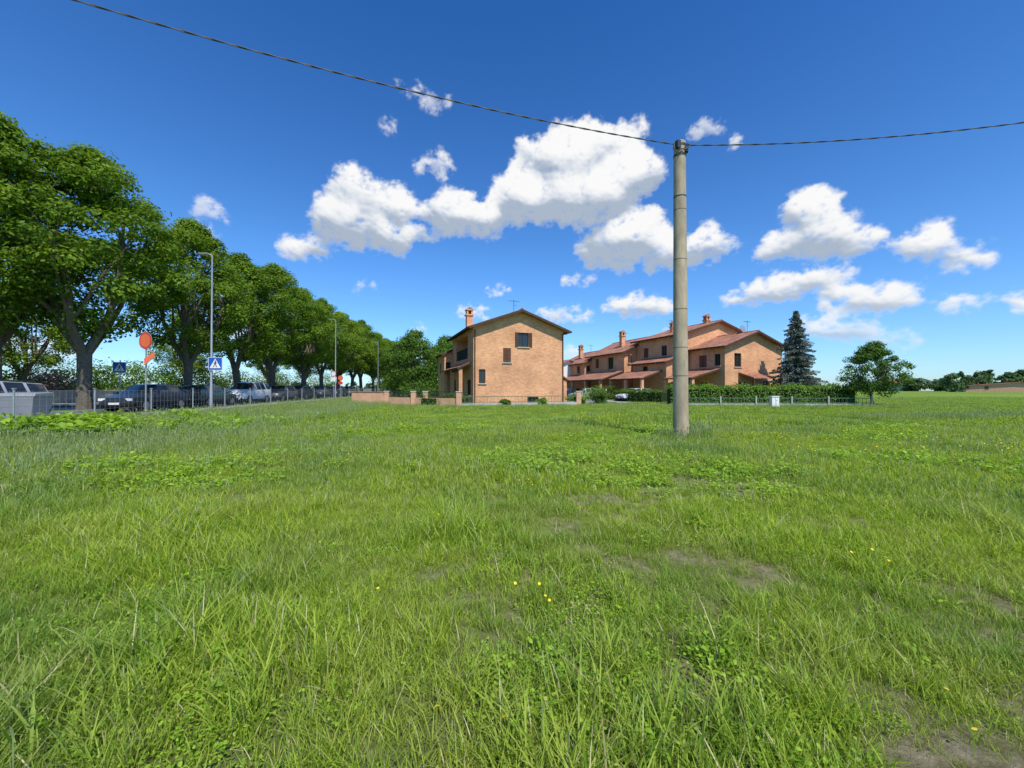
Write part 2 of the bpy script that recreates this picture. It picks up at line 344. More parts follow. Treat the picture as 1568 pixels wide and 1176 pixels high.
rg=np.random.default_rng(3); C=[];RR=[];LV=[]
def fartree(x,y,h,w,n):
    t=rg.random(n); q=rg.random(n)**.5; a=rg.random(n)*6.28; pr=np.sin(np.pi*np.clip(t,.03,.97)**.7)**.6
    for i in range(n):
        C.append((x+math.cos(a[i])*q[i]*w*pr[i],y+math.sin(a[i])*q[i]*w*pr[i],h*(.08+.85*t[i]))); RR.append(w*.36); LV.append(rg.random()*.7+.15)
for i in range(170):
    az=rg.uniform(-58,62); d=rg.uniform(260,480); x=math.tan(R(az))*d if abs(az)<60 else d; h=rg.uniform(4,8.5)*(d/380)
    fartree(x,d,h,rg.uniform(3.5,8),10)
for i in range(34):
    px=rg.uniform(.92,1.75); d=rg.uniform(150,230); fartree(px*d,d,rg.uniform(4,8.5),rg.uniform(3,5.5),13)
for px,d,h,w in ((1.125,230,12.5,1.5),(1.132,230,11,1.3),(1.185,210,11,2.2),(1.20,210,11.5,2.5),(1.25,160,7.8,3.5),(1.275,160,8.4,3.8),(1.31,170,7.5,4),(1.09,200,6.6,3.5),(1.0,190,5.8,4),(.93,180,5.5,3.5)):
    fartree(px*d,d,h,w,22)
C=np.array(C);RR=np.array(RR)
ev,lv=clump_leaves(C,RR,42,1.15,flat=.8,rg=rg,lvb=np.array(LV),shell=.3)
MB(['bark']).obj('distant_treeline',extra=(ev,lv,'leafF'))

# ---------------- houses ----------------
def wall(mb,p0,d,out,W,z0,z1,holes,k='brick',dep=.2):
    us=sorted({0,W,*[h[0] for h in holes],*[h[1] for h in holes]}); zs=sorted({z0,z1,*[h[2] for h in holes],*[h[3] for h in holes]})
    P=lambda u,z,o=0:(p0[0]+d[0]*u+out[0]*o,p0[1]+d[1]*u+out[1]*o,z)
    for a,b in zip(us[:-1],us[1:]):
        for c,e in zip(zs[:-1],zs[1:]):
            if any(h[0]<=a and b<=h[1] and h[2]<=c and e<=h[3] for h in holes): continue
            mb.face([P(a,c),P(b,c),P(b,e),P(a,e)],k)
    for h in holes:
        u0,u1,a,b=h[:4]; D=-(h[5] if len(h)>5 else dep)
        for q in ([P(u0,a),P(u0,b),P(u0,b,D),P(u0,a,D)],[P(u1,a),P(u1,b),P(u1,b,D),P(u1,a,D)],[P(u0,b),P(u1,b),P(u1,b,D),P(u0,b,D)],[P(u0,a),P(u1,a),P(u1,a,D),P(u0,a,D)]): mb.face(q,k)
def windows(wb,p0,d,out,holes,dep=.2):
    P=lambda u,z,o=0:(p0[0]+d[0]*u+out[0]*o,p0[1]+d[1]*u+out[1]*o,z)
    an=math.atan2(d[1],d[0])
    for h in holes:
        u0,u1,a,b,kind=h[:5]; D=-(h[5] if len(h)>5 else dep); um=(u0+u1)/2; zm=(a+b)/2
        if kind=='loggia':
            wb.face([P(u0,a,D),P(u1,a,D),P(u1,b,D),P(u0,b,D)],'plaster')
            wb.box(P(um,a+1.0,D+.05),(1.6,.08,2.0),'glassd',an)
            for j in range(int((u1-u0)/.14)): wb.box(P(u0+.07+j*.14,a+.5,-.06),(.025,.025,.95),'dmetal',an)
            wb.box(P(um,a+1.0,-.06),(u1-u0-.01,.05,.05),'dmetal',an); continue
        if kind=='shut':
            wb.box(P(um,zm,D+.12),(u1-u0-.01,.05,b-a-.01),'shut',an)
            n=int((b-a)/.12)
            for j in range(n): wb.box(P(um,a+.06+j*.12,D+.16),(u1-u0-.1,.03,.05),'shut',an)
            wb.box(P(um,zm,D+.17),(.04,.05,b-a-.02),'wood',an)
        elif kind=='garage' or kind=='door':
            wb.box(P(um,zm,D+.06),(u1-u0-.01,.06,b-a-.01),'wood',an)
            for j in range(5): wb.box(P(um,a+(b-a)*(j+.5)/5,D+.1),(u1-u0-.12,.02,(b-a)/5-.06),'shut',an)
        else:
            wb.face([P(u0,a,D+.03),P(u1,a,D+.03),P(u1,b,D+.03),P(u0,b,D+.03)],'glassd')
            for uu in (u0+.035,um,u1-.035): wb.box(P(uu,zm,D+.06),(.07,.05,b-a-.02),'wood',an)
            for zz in (a+.035,b-.035): wb.box(P(um,zz,D+.06),(u1-u0-.15,.045,.07),'wood',an)
            if kind=='open':
                for s in (-1,1):
                    wb.box(P((u0 if s<0 else u1)+s*.16,zm,.035),(.3,.045,b-a),'wood',an)
        if kind!='garage' and kind!='door': wb.box(P(um,a-.04,.04),(u1-u0+.2,.14,.07),'sill',an)
def gable_block(par,tag,u0,v0,w,l,eave,ridge,ovx=.6,ovf=.55,fh=(),lh=(),rh=(),z0=-.1,ridgepos=.5):
    mb=MB([]); wb=MB([]); rb=MB([]); rx=u0+w*ridgepos
    slopeL=(ridge-eave)/(w*ridgepos); slopeR=(ridge-eave)/(w*(1-ridgepos))
    wall(mb,(u0,v0),(1,0),(0,-1),w,z0,eave,fh); wall(mb,(u0,v0+l),(0,-1),(-1,0),l,z0,eave,lh)
    wall(mb,(u0+w,v0),(0,1),(1,0),l,z0,eave,rh); wall(mb,(u0+w,v0+l),(-1,0),(0,1),w,z0,eave,())
    for vv in (v0,v0+l): mb.face([(u0,vv,eave),(u0+w,vv,eave),(rx,vv,ridge)],'brick')
    windows(wb,(u0,v0),(1,0),(0,-1),fh); windows(wb,(u0,v0+l),(0,-1),(-1,0),lh); windows(wb,(u0+w,v0),(0,1),(1,0),rh)
    th=.14
    for s,sl,xe in ((-1,slopeL,u0-ovx),(1,slopeR,u0+w+ovx)):
        ze=eave-ovx*sl+.01; e=(xe,v0-ovf,ze); r=(rx,v0-ovf,ridge+.01)
        rb.prism([e,r,(rx,v0-ovf,ridge+.01+th),(xe,v0-ovf,ze+th)],(0,l+2*ovf,0),'tile')
        for vv in (v0-ovf-.045,v0+l+ovf+.003):
            rb.prism([(xe,vv,ze-.1),(rx,vv,ridge-.09),(rx,vv,ridge+th-.03),(xe,vv,ze+th-.03)],(0,.042,0),'wood')
        rb.box((xe+s*.06,v0+l/2,ze+.04),(.11,l+2*ovf,.12),'wood')
        nR=int(l/.8)
        for j in range(nR): 
            vv=v0+.3+j*(l-.6)/max(1,nR-1); rb.prism([(xe,vv,ze-.1),(xe-s*(ovx-.01),vv,ze-.1+(ovx-.01)*sl),(xe-s*(ovx-.01),vv,ze-.005+(ovx-.01)*sl),(xe,vv,ze-.005)],(0,.1,0),'wood')
    rb.tube([(rx,v0-ovf,ridge+th),(rx,v0+l+ovf,ridge+th)],.09,'tile',8)
    mb.obj(tag+'walls',par); rb.obj(tag+'roof',par)
    if wb.f: wb.obj(tag+'windows',par)
def chimney(par,x,y,z0,z1,w=.7):
    mb=MB([])
    mb.box2((x-w/2,y-w/2,z0),(x+w/2,y+w/2,z1-.75),'brick'); mb.box2((x-w*.66,y-w*.66,z1-.75),(x+w*.66,y+w*.66,z1-.62),'brick')
    for a in (-1,1):
        for b in (-1,1): mb.box((x+a*w*.36,y+b*w*.36,z1-.42),(.16,.16,.4),'brick')
    mb.box((x,y,z1-.42),(w*.5,w*.5,.38),'wood')
    mb.box2((x-w*.62,y-w*.62,z1-.22),(x+w*.62,y+w*.62,z1-.1),'brick')
    mb.prism([(x-w*.62,y-w*.5,z1-.099),(x+w*.62,y-w*.5,z1-.099),(x,y-w*.5,z1+.12)],(0,w,0),'tile')
    mb.obj('chimney',par)
def antenna(par,x,y,z0,h=1.6,n=6):
    mb=MB([]); mb.tube([(x,y,z0),(x,y,z0+h)],.022,'dmetal',5); mb.tube([(x-.5,y,z0+h*.9),(x+.5,y,z0+h*.9)],.014,'dmetal',4)
    for j in range(n): mb.tube([(x-.48+j*.19,y-.22,z0+h*.9),(x-.48+j*.19,y+.22,z0+h*.9)],.008,'dmetal',4)
    mb.tube([(x-.1,y,z0+h*.6),(x+.3,y,z0+h*.6)],.012,'dmetal',4); mb.obj('tv_antenna',par)
def lean_roof(rb,x0,x1,y0,y1,zl,zh,th=.12):
    rb.prism([(x0,y0,zl),(x1,y0,zh),(x1,y0,zh+th),(x0,y0,zl+th)],(0,y1-y0,0),'tile')
    rb.prism([(x0,y0-.045,zl-.08),(x1,y0-.045,zh-.08),(x1,y0-.045,zh+th-.02),(x0,y0-.045,zl+th-.02)],(0,.042,0),'wood')
    rb.box((x0-.05,(y0+y1)/2,zl+.03),(.09,y1-y0,.12),'wood')
TH=R(19.25)
h1=empty('brick_house',(-3.4,35,0),TH)
gable_block(h1,'main_',0,0,8.8,9.6,6.95,8.55,.5,.6,
  fh=[(4.2,5.25,5.3,6.62,'open'),(2.75,3.5,3.85,5.15,'shut'),(.5,1.1,1.95,3.2,'win'),(5.1,6.2,.15,.72,'win')],
  lh=[(2.0,7.4,4.3,6.5,'loggia',1.4),(.8,1.8,.9,2.4,'shut'),(4.2,5.2,0,2.2,'door'),(7.0,8.6,.9,2.3,'win')],
  rh=[(2,3,4.9,6.3,'open'),(6,7,4.9,6.3,'open')])
chimney(h1,1.0,5.9,6.9,9.7,.62)
antenna(h1,4.1,.9,8.5,1.3)
p=MB([]); lean_roof(p,-1.15,-.003,1.0,9.4,3.3,3.8); 
for vv in (1.25,5.1,9.1): p.box2((-1.06,vv-.17,0),(-.74,vv+.17,3.28),'brick')
p.box2((-1.0,1.1,3.1),(-.82,9.3,3.28),'wood'); p.obj('porch',h1)
gable_block(h1,'annex_',-.9,9.75,4.5,4.2,5.3,6.3,.3,.2,fh=[(.15,.7,3.3,4.4,'win')],lh=[(1.2,2.2,3.2,4.4,'shut')])
p=MB([]); p.box2((8.803,1.2,-.1),(9.75,4.2,2.35),'brick'); p.prism([(8.803,1.0,2.85),(8.803,1.0,2.97),(9.95,1.0,2.42),(9.95,1.0,2.3)],(0,3.4,0),'tile'); p.obj('side_store',h1)
p=MB([]); p.tube([(8.7,-.09,6.7),(8.7,-.09,0)],.05,'wood',6); p.tube([(.12,-.09,6.7),(.12,-.09,0)],.05,'wood',6); p.obj('downpipes',h1)

h2=empty('terraced_brick_houses',(23.0,43,0),TH)
gable_block(h2,'front_',0,0,8.6,5,6.15,7.75,.6,.6,
  fh=[(1.35,2.35,3.85,5.35,'win'),(5.6,6.6,.9,2.3,'shut'),(2,3,.9,2.2,'shut')],lh=[(1.4,2.5,3.9,5.3,'shut'),(3.6,4.4,4.0,5.3,'win'),(1.5,2.6,0,2.2,'door')])
gable_block(h2,'tall_',-1.2,5.1,10.9,8.5,8.0,9.75,.6,.55,
  fh=[(.25,.85,6.5,7.5,'shut')],lh=[(1.5,2.5,5.6,6.9,'shut'),(5,6,5.6,6.9,'win'),(2,3,3.9,5,'win'),(6,7.2,3.9,5.2,'shut')],ridgepos=.53)
gable_block(h2,'middle_',-3.2,13.7,9,9,6.6,8.7,.6,.55,fh=[(.6,1.3,5.0,6.1,'shut')],lh=[(1.5,2.5,4.6,6,'shut'),(5,6.4,4.3,6,'win')])
gable_block(h2,'rear_',-4.2,22.8,9,8.5,5.6,7.7,.6,.55,lh=[(2,3,3.9,5.1,'shut'),(6,7,3.9,5.1,'win')],fh=[(.4,1.0,4.1,5.1,'win')])
gable_block(h2,'low_front_',-3.0,5.6,3.3,6.4,4.7,5.7,.45,.4,fh=[(.9,1.7,3.3,4.3,'shut')],lh=[(2,3,3.3,4.3,'win')],ridgepos=.9)
p=MB([]); lean_roof(p,-3.9,-.003,.6,5.0,2.55,3.6); lean_roof(p,-6.2,-3.3,6.0,13,2.6,3.6); lean_roof(p,-7.0,-3.5,13.5,30,2.6,3.8)
for (uu,vv) in ((-3.7,.8),(-3.7,2.8),(-3.7,4.8),(-6.0,6.2),(-6.0,9.4),(-6,12.7),(-6.8,14),(-6.8,18),(-6.8,22),(-6.8,26),(-6.8,29.8)): p.box2((uu-.16,vv-.16,0),(uu+.16,vv+.16,2.58),'brick')
p.obj('porches',h2)
p=MB([])
p.prism([(1.9,-1.9,2.55),(1.9,-.003,3.15),(1.9,-.003,3.27),(1.9,-1.9,2.67)],(3.2,0,0),'tile')
for uu in (2.05,4.95): p.box((uu,-1.75,1.27),(.16,.16,2.55),'wood')
p.obj('door_canopy',h2)
chimney(h2,4.6,7,9.3,10.9,.6); chimney(h2,1.0,9.0,8.2,10.1,.55); chimney(h2,-1.2,17,7.6,9.9,.6); chimney(h2,-2.5,27,6.6,8.8,.6); chimney(h2,7.4,10,8.2,9.8,.5)
antenna(h2,4.2,.8,7.7,1.5); antenna(h2,3.4,12,9.7,1.3); antenna(h2,.8,19,8.6,1.5); antenna(h2,0,28,7.5,1.6)
p=MB([]); 
ring=[(math.cos(a)*.42,0.0,math.sin(a)*.42) for a in [i*math.pi/8 for i in range(16)]]
p.prism([(4.4+x,1.5+.2*z,8.4+z) for x,y,z in ring],(0,.04,0),'metal'); p.tube([(4.4,1.55,7.6),(4.4,1.55,8.4)],.03,'metal',5); p.obj('satellite_dish',h2)

def plain_house(par,w,l,e,r,km):
    mb=MB([]); wb=MB([])
    fh=[(w*.2,w*.2+1,e*.5,e*.5+1.2,'win'),(w*.65,w*.65+1,e*.5,e*.5+1.2,'shut')]
    wall(mb,(0,0),(1,0),(0,-1),w,-.1,e,fh,km); wall(mb,(0,l),(0,-1),(-1,0),l,-.1,e,(),km); wall(mb,(w,0),(0,1),(1,0),l,-.1,e,(),km); wall(mb,(w,l),(-1,0),(0,1),w,-.1,e,(),km)
    for vv in (0,l): mb.face([(0,vv,e),(w,vv,e),(w/2,vv,r)],km)
    windows(wb,(0,0),(1,0),(0,-1),fh); mb.obj('walls',par); wb.obj('windows',par)
    rb=MB([]); sl=(r-e)/(w/2)
    for s,xe in ((-1,-.5),(1,w+.5)):
        ze=e-.5*sl+.01; rb.prism([(xe,-.5,ze),(w/2,-.5,r+.01),(w/2,-.5,r+.15),(xe,-.5,ze+.14)],(0,l+1,0),'tile')
    rb.obj('roof',par)
h3=empty('white_house',(6.3,66,0),TH); plain_house(h3,7,9,4.6,6.2,'white')
h4=empty('farmhouse',(170,150,0),R(-40)); plain_house(h4,26,9,2.2,3.4,'plaster')
h5=empty('farmhouse',(205,205,0),R(-30)); plain_house(h5,10,14,4.0,6.2,'white')
h5=empty('white_house',(190,190,0),R(30)); plain_house(h5,9,9,4.0,5.8,'white')
def linebox(mb,a,b,z0,z1,w,k):
    dx,dy=b[0]-a[0],b[1]-a[1]; L=math.hypot(dx,dy); mb.box(((a[0]+b[0])/2,(a[1]+b[1])/2,(z0+z1)/2),(L,w,z1-z0),k,math.atan2(dy,dx))
def railing(mb,a,b,z0,z1,k='dmetal',step=.16,post=None):
    dx,dy=b[0]-a[0],b[1]-a[1]; L=math.hypot(dx,dy); n=int(L/step)
    for i in range(n+1):
        t=i/max(1,n); mb.box((a[0]+dx*t,a[1]+dy*t,(z0+z1)/2),(.02,.02,z1-z0),k)
    linebox(mb,a,b,z1-.05,z1,.04,k); linebox(mb,a,b,z0+.06,z0+.1,.04,k)
w=MB([]); linebox(w,(-14.9,37.2),(-11.4,36.4),0,1.15,.25,'plaster'); linebox(w,(-14.95,37.21),(-11.35,36.39),1.153,1.22,.34,'tile')
linebox(w,(-11.39,36.4),(-8.6,34.9),0,.7,.25,'plaster'); linebox(w,(-8.59,34.9),(-4.3,32.4),0,.7,.25,'plaster'); linebox(w,(-4.29,32.4),(6.0,35.9),0,.28,.25,'concl')
for pt in ((-11.4,36.4),(-8.6,34.9),(-7.4,34.2),(-4.3,32.4),(6.0,35.9)): w.box((pt[0],pt[1],.6),(.42,.42,1.2),'plaster'); w.box((pt[0],pt[1],1.24),(.5,.5,.07),'sill')
railing(w,(-11.2,36.3),(-8.8,35.0),.7,1.25); railing(w,(-8.4,34.8),(-4.5,32.5),.7,1.25); railing(w,(-4.1,32.45),(5.8,35.8),.28,.85,'gmetal',.3)
w.obj('garden_wall')
w=MB([])
pts=[(15,34.6),(18,34.5),(21,34.4),(24,34.3),(27,34.1),(30.5,33.9)]
for a,b in zip(pts[:-1],pts[1:]):
    linebox(w,a,b,0,.2,.16,'concl'); railing(w,a,b,.2,.7,'gmetal',.3)
for a in pts: w.box((a[0],a[1]-.12,.42),(.1,.1,.84),'concl')
w.obj('garden_fence')
c=MB([]); c.box2((-.3,-.2,0),(.3,.2,.12),'concl'); c.box2((-.28,-.18,.12),(.28,.18,.85),'white'); c.box2((-.32,-.22,.852),(.32,.22,.91),'white'); c.box2((-.01,-.187,.18),(.01,-.181,.8),'dmetal'); c.box2((.06,-.19,.5),(.09,-.181,.6),'dmetal')
c.obj('utility_cabinet',loc=(20.6,31.3,0),bevel=.01)

# ---------------- ground ----------------
def ground_mat():
    m,nt=newmat('field_soil_and_grass'); L=nt.links
    out=N(nt,'ShaderNodeOutputMaterial'); p=N(nt,'ShaderNodeBsdfPrincipled'); L.new(p.outputs[0],out.inputs[0]); p.inputs['Roughness'].default_value=.95; p.inputs['Specular IOR Level'].default_value=.1
    g=N(nt,'ShaderNodeNewGeometry')
    n1=N(nt,'ShaderNodeTexNoise'); n1.inputs['Scale'].default_value=.05; n1.inputs['Detail'].default_value=10; n1.inputs['Roughness'].default_value=.65
    mp=N(nt,'ShaderNodeMapping'); mp.inputs['Scale'].default_value=(.5,1.6,1); L.new(g.outputs['Position'],mp.inputs[0]); L.new(mp.outputs[0],n1.inputs['Vector'])
    cr=N(nt,'ShaderNodeValToRGB'); e=cr.color_ramp.elements; e[0].position=.35; e[0].color=(.10,.17,.02,1); e[1].position=.68; e[1].color=(.23,.30,.05,1); k=e.new(.5); k.color=(.16,.25,.03,1)
    L.new(n1.outputs[0],cr.inputs[0])
    n2=N(nt,'ShaderNodeTexNoise'); n2.inputs['Scale'].default_value=9; n2.inputs['Detail'].default_value=10; n2.inputs['Roughness'].default_value=.75; L.new(g.outputs['Position'],n2.inputs['Vector'])
    cs=N(nt,'ShaderNodeValToRGB'); e=cs.color_ramp.elements; e[0].position=.35; e[0].color=(.13,.12,.045,1); e[1].position=.7; e[1].color=(.42,.36,.23,1); L.new(n2.outputs[0],cs.inputs[0])
    at=N(nt,'ShaderNodeAttribute',attribute_name='soil')
    mx=N(nt,'ShaderNodeMix',data_type='RGBA'); L.new(at.outputs['Fac'],mx.inputs[0]); L.new(cr.outputs[0],mx.inputs[6]); L.new(cs.outputs[0],mx.inputs[7])
    L.new(mx.outputs[2],p.inputs['Base Color'])
    b=N(nt,'ShaderNodeBump'); b.inputs['Strength'].default_value=1.0; b.inputs['Distance'].default_value=.06; L.new(n2.outputs[0],b.inputs['Height']); L.new(b.outputs[0],p.inputs['Normal'])
    return m
M['ground']=ground_mat()
DP=[(1.80,1.78,.22,.85),(2.05,1.55,.2,.9),(2.35,1.66,.2,.8),(1.75,1.5,.16,.8),(2.6,1.9,.22,.6),(2.9,2.55,.3,.6),(3.4,2.95,.35,.6),(3.1,2.2,.25,.5),(2.1,3.4,.35,.6),(1.7,3.6,.3,.5),(.15,3.3,.5,.5),(-.3,3.6,.4,.45),(.8,3.6,.5,.45),(1.4,5.2,.8,.5),(-.1,1.5,.2,.4),(4.3,4.2,.5,.5),(-1.9,1.7,.2,.35),(3.6,6.6,.8,.45),(-.8,6,.7,.4),(.9,2.1,.2,.45),(.5,4.4,.4,.45),(-1.6,4.4,.4,.35),(1.2,2.7,.22,.4),(-2.6,3.1,.3,.3)]
def dry(x,y):
    d=np.zeros_like(x); x=x+.08*np.sin(y*9+x*4); y=y+.08*np.sin(x*11+1)
    for (a,b,r,s) in DP: d=np.maximum(d,s*np.exp(-((x-a)**2+(y-b)**2)/(r*r)))
    return d
xs=np.concatenate([[-3000,-1500,-700,-400,-250,-170,-130],np.arange(-110,-12,1.6),np.arange(-12,12,.15),np.arange(12,110,1.6),[130,180,260,400,700,1500,3000]])
ys=np.concatenate([[-3000,-1000,-300,-100,-50],np.arange(-30,0,2.0),np.arange(0,10,.15),np.arange(10,160,2.0),[175,200,250,330,450,700,1200,2000,3500]])
X,Y=np.meshgrid(xs,ys); Z=hgt(X,Y); V=np.stack([X,Y,Z],-1).reshape(-1,3)
nx=len(xs); F=[]
for j in range(len(ys)-1):
    for i in range(nx-1): a=j*nx+i; F.append((a,a+1,a+nx+1,a+nx))
me=bpy.data.meshes.new('ground'); me.from_pydata(V.tolist(),[],F); me.materials.append(M['ground']); me.polygons.foreach_set('use_smooth',[True]*len(F))
sa=me.attributes.new('soil','FLOAT','POINT'); dist=np.hypot(X,Y)
sa.data.foreach_set('value',np.clip(dry(X,Y)*1.1+.4*(1-sst(5,16,dist)),0,1).astype(np.float32).ravel())
gobj=bpy.data.objects.new('ground',me); scene.collection.objects.link(gobj)
def strip(mb,L0,L1,Y0,Y1,z0,z1,k):
    pts=[(*PL(L0,Y0),z1),(*PL(L1,Y0),z1),(*PL(L1,Y1),z1),(*PL(L0,Y1),z1)]
    if z0 is None: mb.face(pts,k)
    else: mb.prism([(p[0],p[1],z0) for p in pts],(0,0,z1-z0),k)
r=MB([]); strip(r,15.0,19.2,-20,165,None,E+.006,'asph'); strip(r,21.6,28.4,-20,165,None,E+.006,'asph'); r.obj('road')
r=MB([]); strip(r,13.5,14.84,-20,165,E-.05,E+.11,'pave'); strip(r,14.85,14.99,-20,165,E-.05,E+.12,'kerb'); strip(r,19.21,19.35,-20,165,E-.05,E+.12,'kerb'); strip(r,21.45,21.59,-20,165,E-.05,E+.12,'kerb'); strip(r,28.41,28.55,-20,165,E-.05,E+.12,'kerb'); strip(r,28.56,30,-20,165,E-.05,E+.11,'pave'); r.obj('pavement')
r=MB([]); 
for i in range(30): strip(r,24.93,25.07,-18+i*6,-15+i*6,None,E+.010,'paint')
for i in range(25): strip(r,17.1,19.1,14+i*5.3,14.12+i*5.3,None,E+.010,'paint')
for i in range(9): strip(r,21.8+i*.75,22.25+i*.75,22,25,None,E+.010,'paint')
r.obj('road_markings')
M['verge']=mat('verge_grass',(.10,.17,.03),.95,.4,1.5,.5,30)
r=MB([]); strip(r,19.36,21.44,-20,165,E-.05,E+.1,'verge'); r.obj('verge')
r=MB([]); strip(r,30.2,30.4,-20,140,E-.05,E+1.0,'concl'); strip(r,30.15,30.45,-20,140,E+1.003,E+1.08,'sill')
r.obj('boundary_wall')

f=MB([]); L0=13.1
for Yv in np.arange(9,76,2.5):
    x,y=PL(L0,Yv); f.tube([(x,y,E-.2),(x,y,E+1.22)],.028,'metal',6); f.box((x,y,E+1.23),(.07,.07,.03),'metal')
for z in (.08,.3,.5,.7,.9,1.15):
    a=PL(L0,9);b=PL(L0,75); linebox(f,a,b,E+z-.003,E+z+.003,.006,'metal')
for i in range(int(66/.2)):
    x,y=PL(L0,9+i*.2); f.box((x,y,E+.62),(.004,.004,1.1),'metal')
f.obj('mesh_fence')

# ---------------- street lamps and signs ----------------
def ped_sign(mb,x,y,z,s,yaw=0):
    rot=Matrix.Rotation(yaw,3,'Z')
    def P(a,b,d): q=rot@Vector((a*s,d,b*s)); return (x+q.x,y+q.y,z+q.z)
    mb.prism([P(-.5,-.5,0),P(.5,-.5,0),P(.5,.5,0),P(-.5,.5,0)],tuple(rot@Vector((0,.02,0))),'white')
    mb.face([P(-.47,-.47,-.004),P(.47,-.47,-.004),P(.47,.47,-.004),P(-.47,.47,-.004)],'blue')
    mb.face([P(-.4,-.34,-.008),P(.4,-.34,-.008),P(0,.4,-.008)],'white')
    def st(pts): mb.face([P(a,b,-.012) for a,b in pts],'black')
    st([(.02+.05*math.cos(t),.2+.05*math.sin(t)) for t in [i*math.pi/4 for i in range(8)]])
    st([(-.05,-.04),(.05,-.04),(.06,.13),(-.03,.14)])
    st([(-.05,-.04),(.0,-.04),(-.1,-.26),(-.16,-.26)]); st([(.0,-.04),(.05,-.04),(.14,-.26),(.08,-.26)])
    st([(.05,.12),(.14,.02),(.11,.0),(.03,.07)]); st([(-.03,.12),(-.13,.02),(-.1,.0),(-.01,.07)])
def round_sign(mb,x,y,z,d,yaw,kin='orange',kout='red'):
    rot=Matrix.Rotation(yaw,3,'Z'); n=28
    def ring(r,dd): return [tuple(Vector((x,y,z))+rot@Vector((math.cos(i*2*math.pi/n)*r,dd,math.sin(i*2*math.pi/n)*r))) for i in range(n)]
    mb.prism(ring(d/2,0),tuple(rot@Vector((0,.02,0))),'metal'); mb.face(ring(d/2-.004,-.004),kout); mb.face(ring(d/2*.78,-.008),kin)
def lamp(L,Y,H,sign=None):
    x,y=PL(L,Y); e=empty('street_lamp',(x,y,E)); mb=MB([])
    mb.tube([(0,0,-.1),(0,0,1.2),(0,0,1.25),(0,0,H)],[.085,.08,.065,.04],'metal',10); mb.box((0,0,.02),(.3,.3,.04),'metal')
    mb.obj('post',e,smooth=True)
    a=MB([]); a.tube([(0,0,H-.05),(-.12,0,H+.04),(-.3,0,H+.06)],.03,'metal',6); 
    a.prism([(-.2,-.14,H+.03),(-.75,-.1,H+.05),(-.75,.1,H+.05),(-.2,.14,H+.03)],(0,0,.09),'metal'); a.box((-.5,0,H+.03),(.35,.16,.02),'white'); a.obj('lantern',e,bevel=.01)
    if sign:
        s=MB([]); ped_sign(s,.28,-.08,sign,.74,.12); s.tube([(0,0,sign+.2),(.3,-.05,sign+.2)],.015,'metal',5); s.obj('pedestrian_sign_plate',e)
lamp(14.55,22.6,8.8,2.62); lamp(15.1,45.5,9.0); lamp(15.3,68,9.0); lamp(15.4,91,9.0)
def post(mb,h,r=.03): mb.tube([(0,0,-.1),(0,0,h)],r,'metal',8)
x,y=PL(14.3,17.7); e=empty('traffic_sign',(x,y,E)); mb=MB([]); post(mb,3.75); mb.obj('post',e); mb=MB([]); round_sign(mb,-.0,-.045,3.35,.76,-.25); mb.obj('round_plate',e)
mb=MB([]); rot=Matrix.Rotation(R(35),3,'Z'); 
mb.prism([tuple(Vector((.12,-.06,2.55))+rot@Vector((a,0,b))) for a,b in ((-.1,-.3),(.22,.1),(.2,.3),(-.12,.0))],(0.01,.02,0),'orange'); mb.obj('arrow_plate',e)
x,y=PL(21.3,24.4); e=empty('pedestrian_crossing_sign',(x,y,E)); mb=MB([]); post(mb,2.95); mb.obj('post',e); mb=MB([]); ped_sign(mb,0,-.05,2.5,.66,.3); mb.obj('plate',e)
for (L,Y,z,kin,kout,d) in ((14.3,42.5,2.75,'white','red',.62),(14.2,44.5,2.35,'orange','red',.6)):
    x,y=PL(L,Y); e=empty('traffic_sign',(x,y,E)); mb=MB([]); post(mb,z+.3); mb.obj('post',e); mb=MB([]); round_sign(mb,0,-.045,z,d,-.1,kin,kout); mb.box((0,-.05,z-.55),(.5,.015,.3),'red' if kin=='orange' else 'white'); mb.obj('round_plate',e)
x,y=PL(15.45,13.9); e=empty('waste_container',(x,y,E+.0),.2); mb=MB([])
M['gpl']=mat('grey_plastic',(.24,.25,.26),.5,.08,5)
mb.prism([(-.45,-.32,.18),(.45,-.32,.18),(.45,.32,.18),(-.45,.32,.18)],(0,0,.01),'gpl')
b=[(-.42,-.3),(.42,-.3),(.42,.3),(-.42,.3)]; t=[(-.55,-.38),(.55,-.38),(.55,.38),(-.55,.38)]
for i in range(4):
    j=(i+1)%4; mb.face([(*b[i],.18),(*b[j],.18),(*t[j],.95),(*t[i],.95)],'gpl')
mb.obj('body',e); mb=MB([]); mb.prism([(-.58,-.4,.953),(-.58,.4,.953),(-.58,.32,1.1),(-.58,-.34,1.06)],(1.16,0,0),'gpl'); mb.obj('lid',e,bevel=.02)
mb=MB([]); 
for a in (-.35,.35):
    for c in (-.25,.25): mb.tube([(a-.03,c,.09),(a+.03,c,.09)],.09,'black',12)
mb.obj('wheels',e)

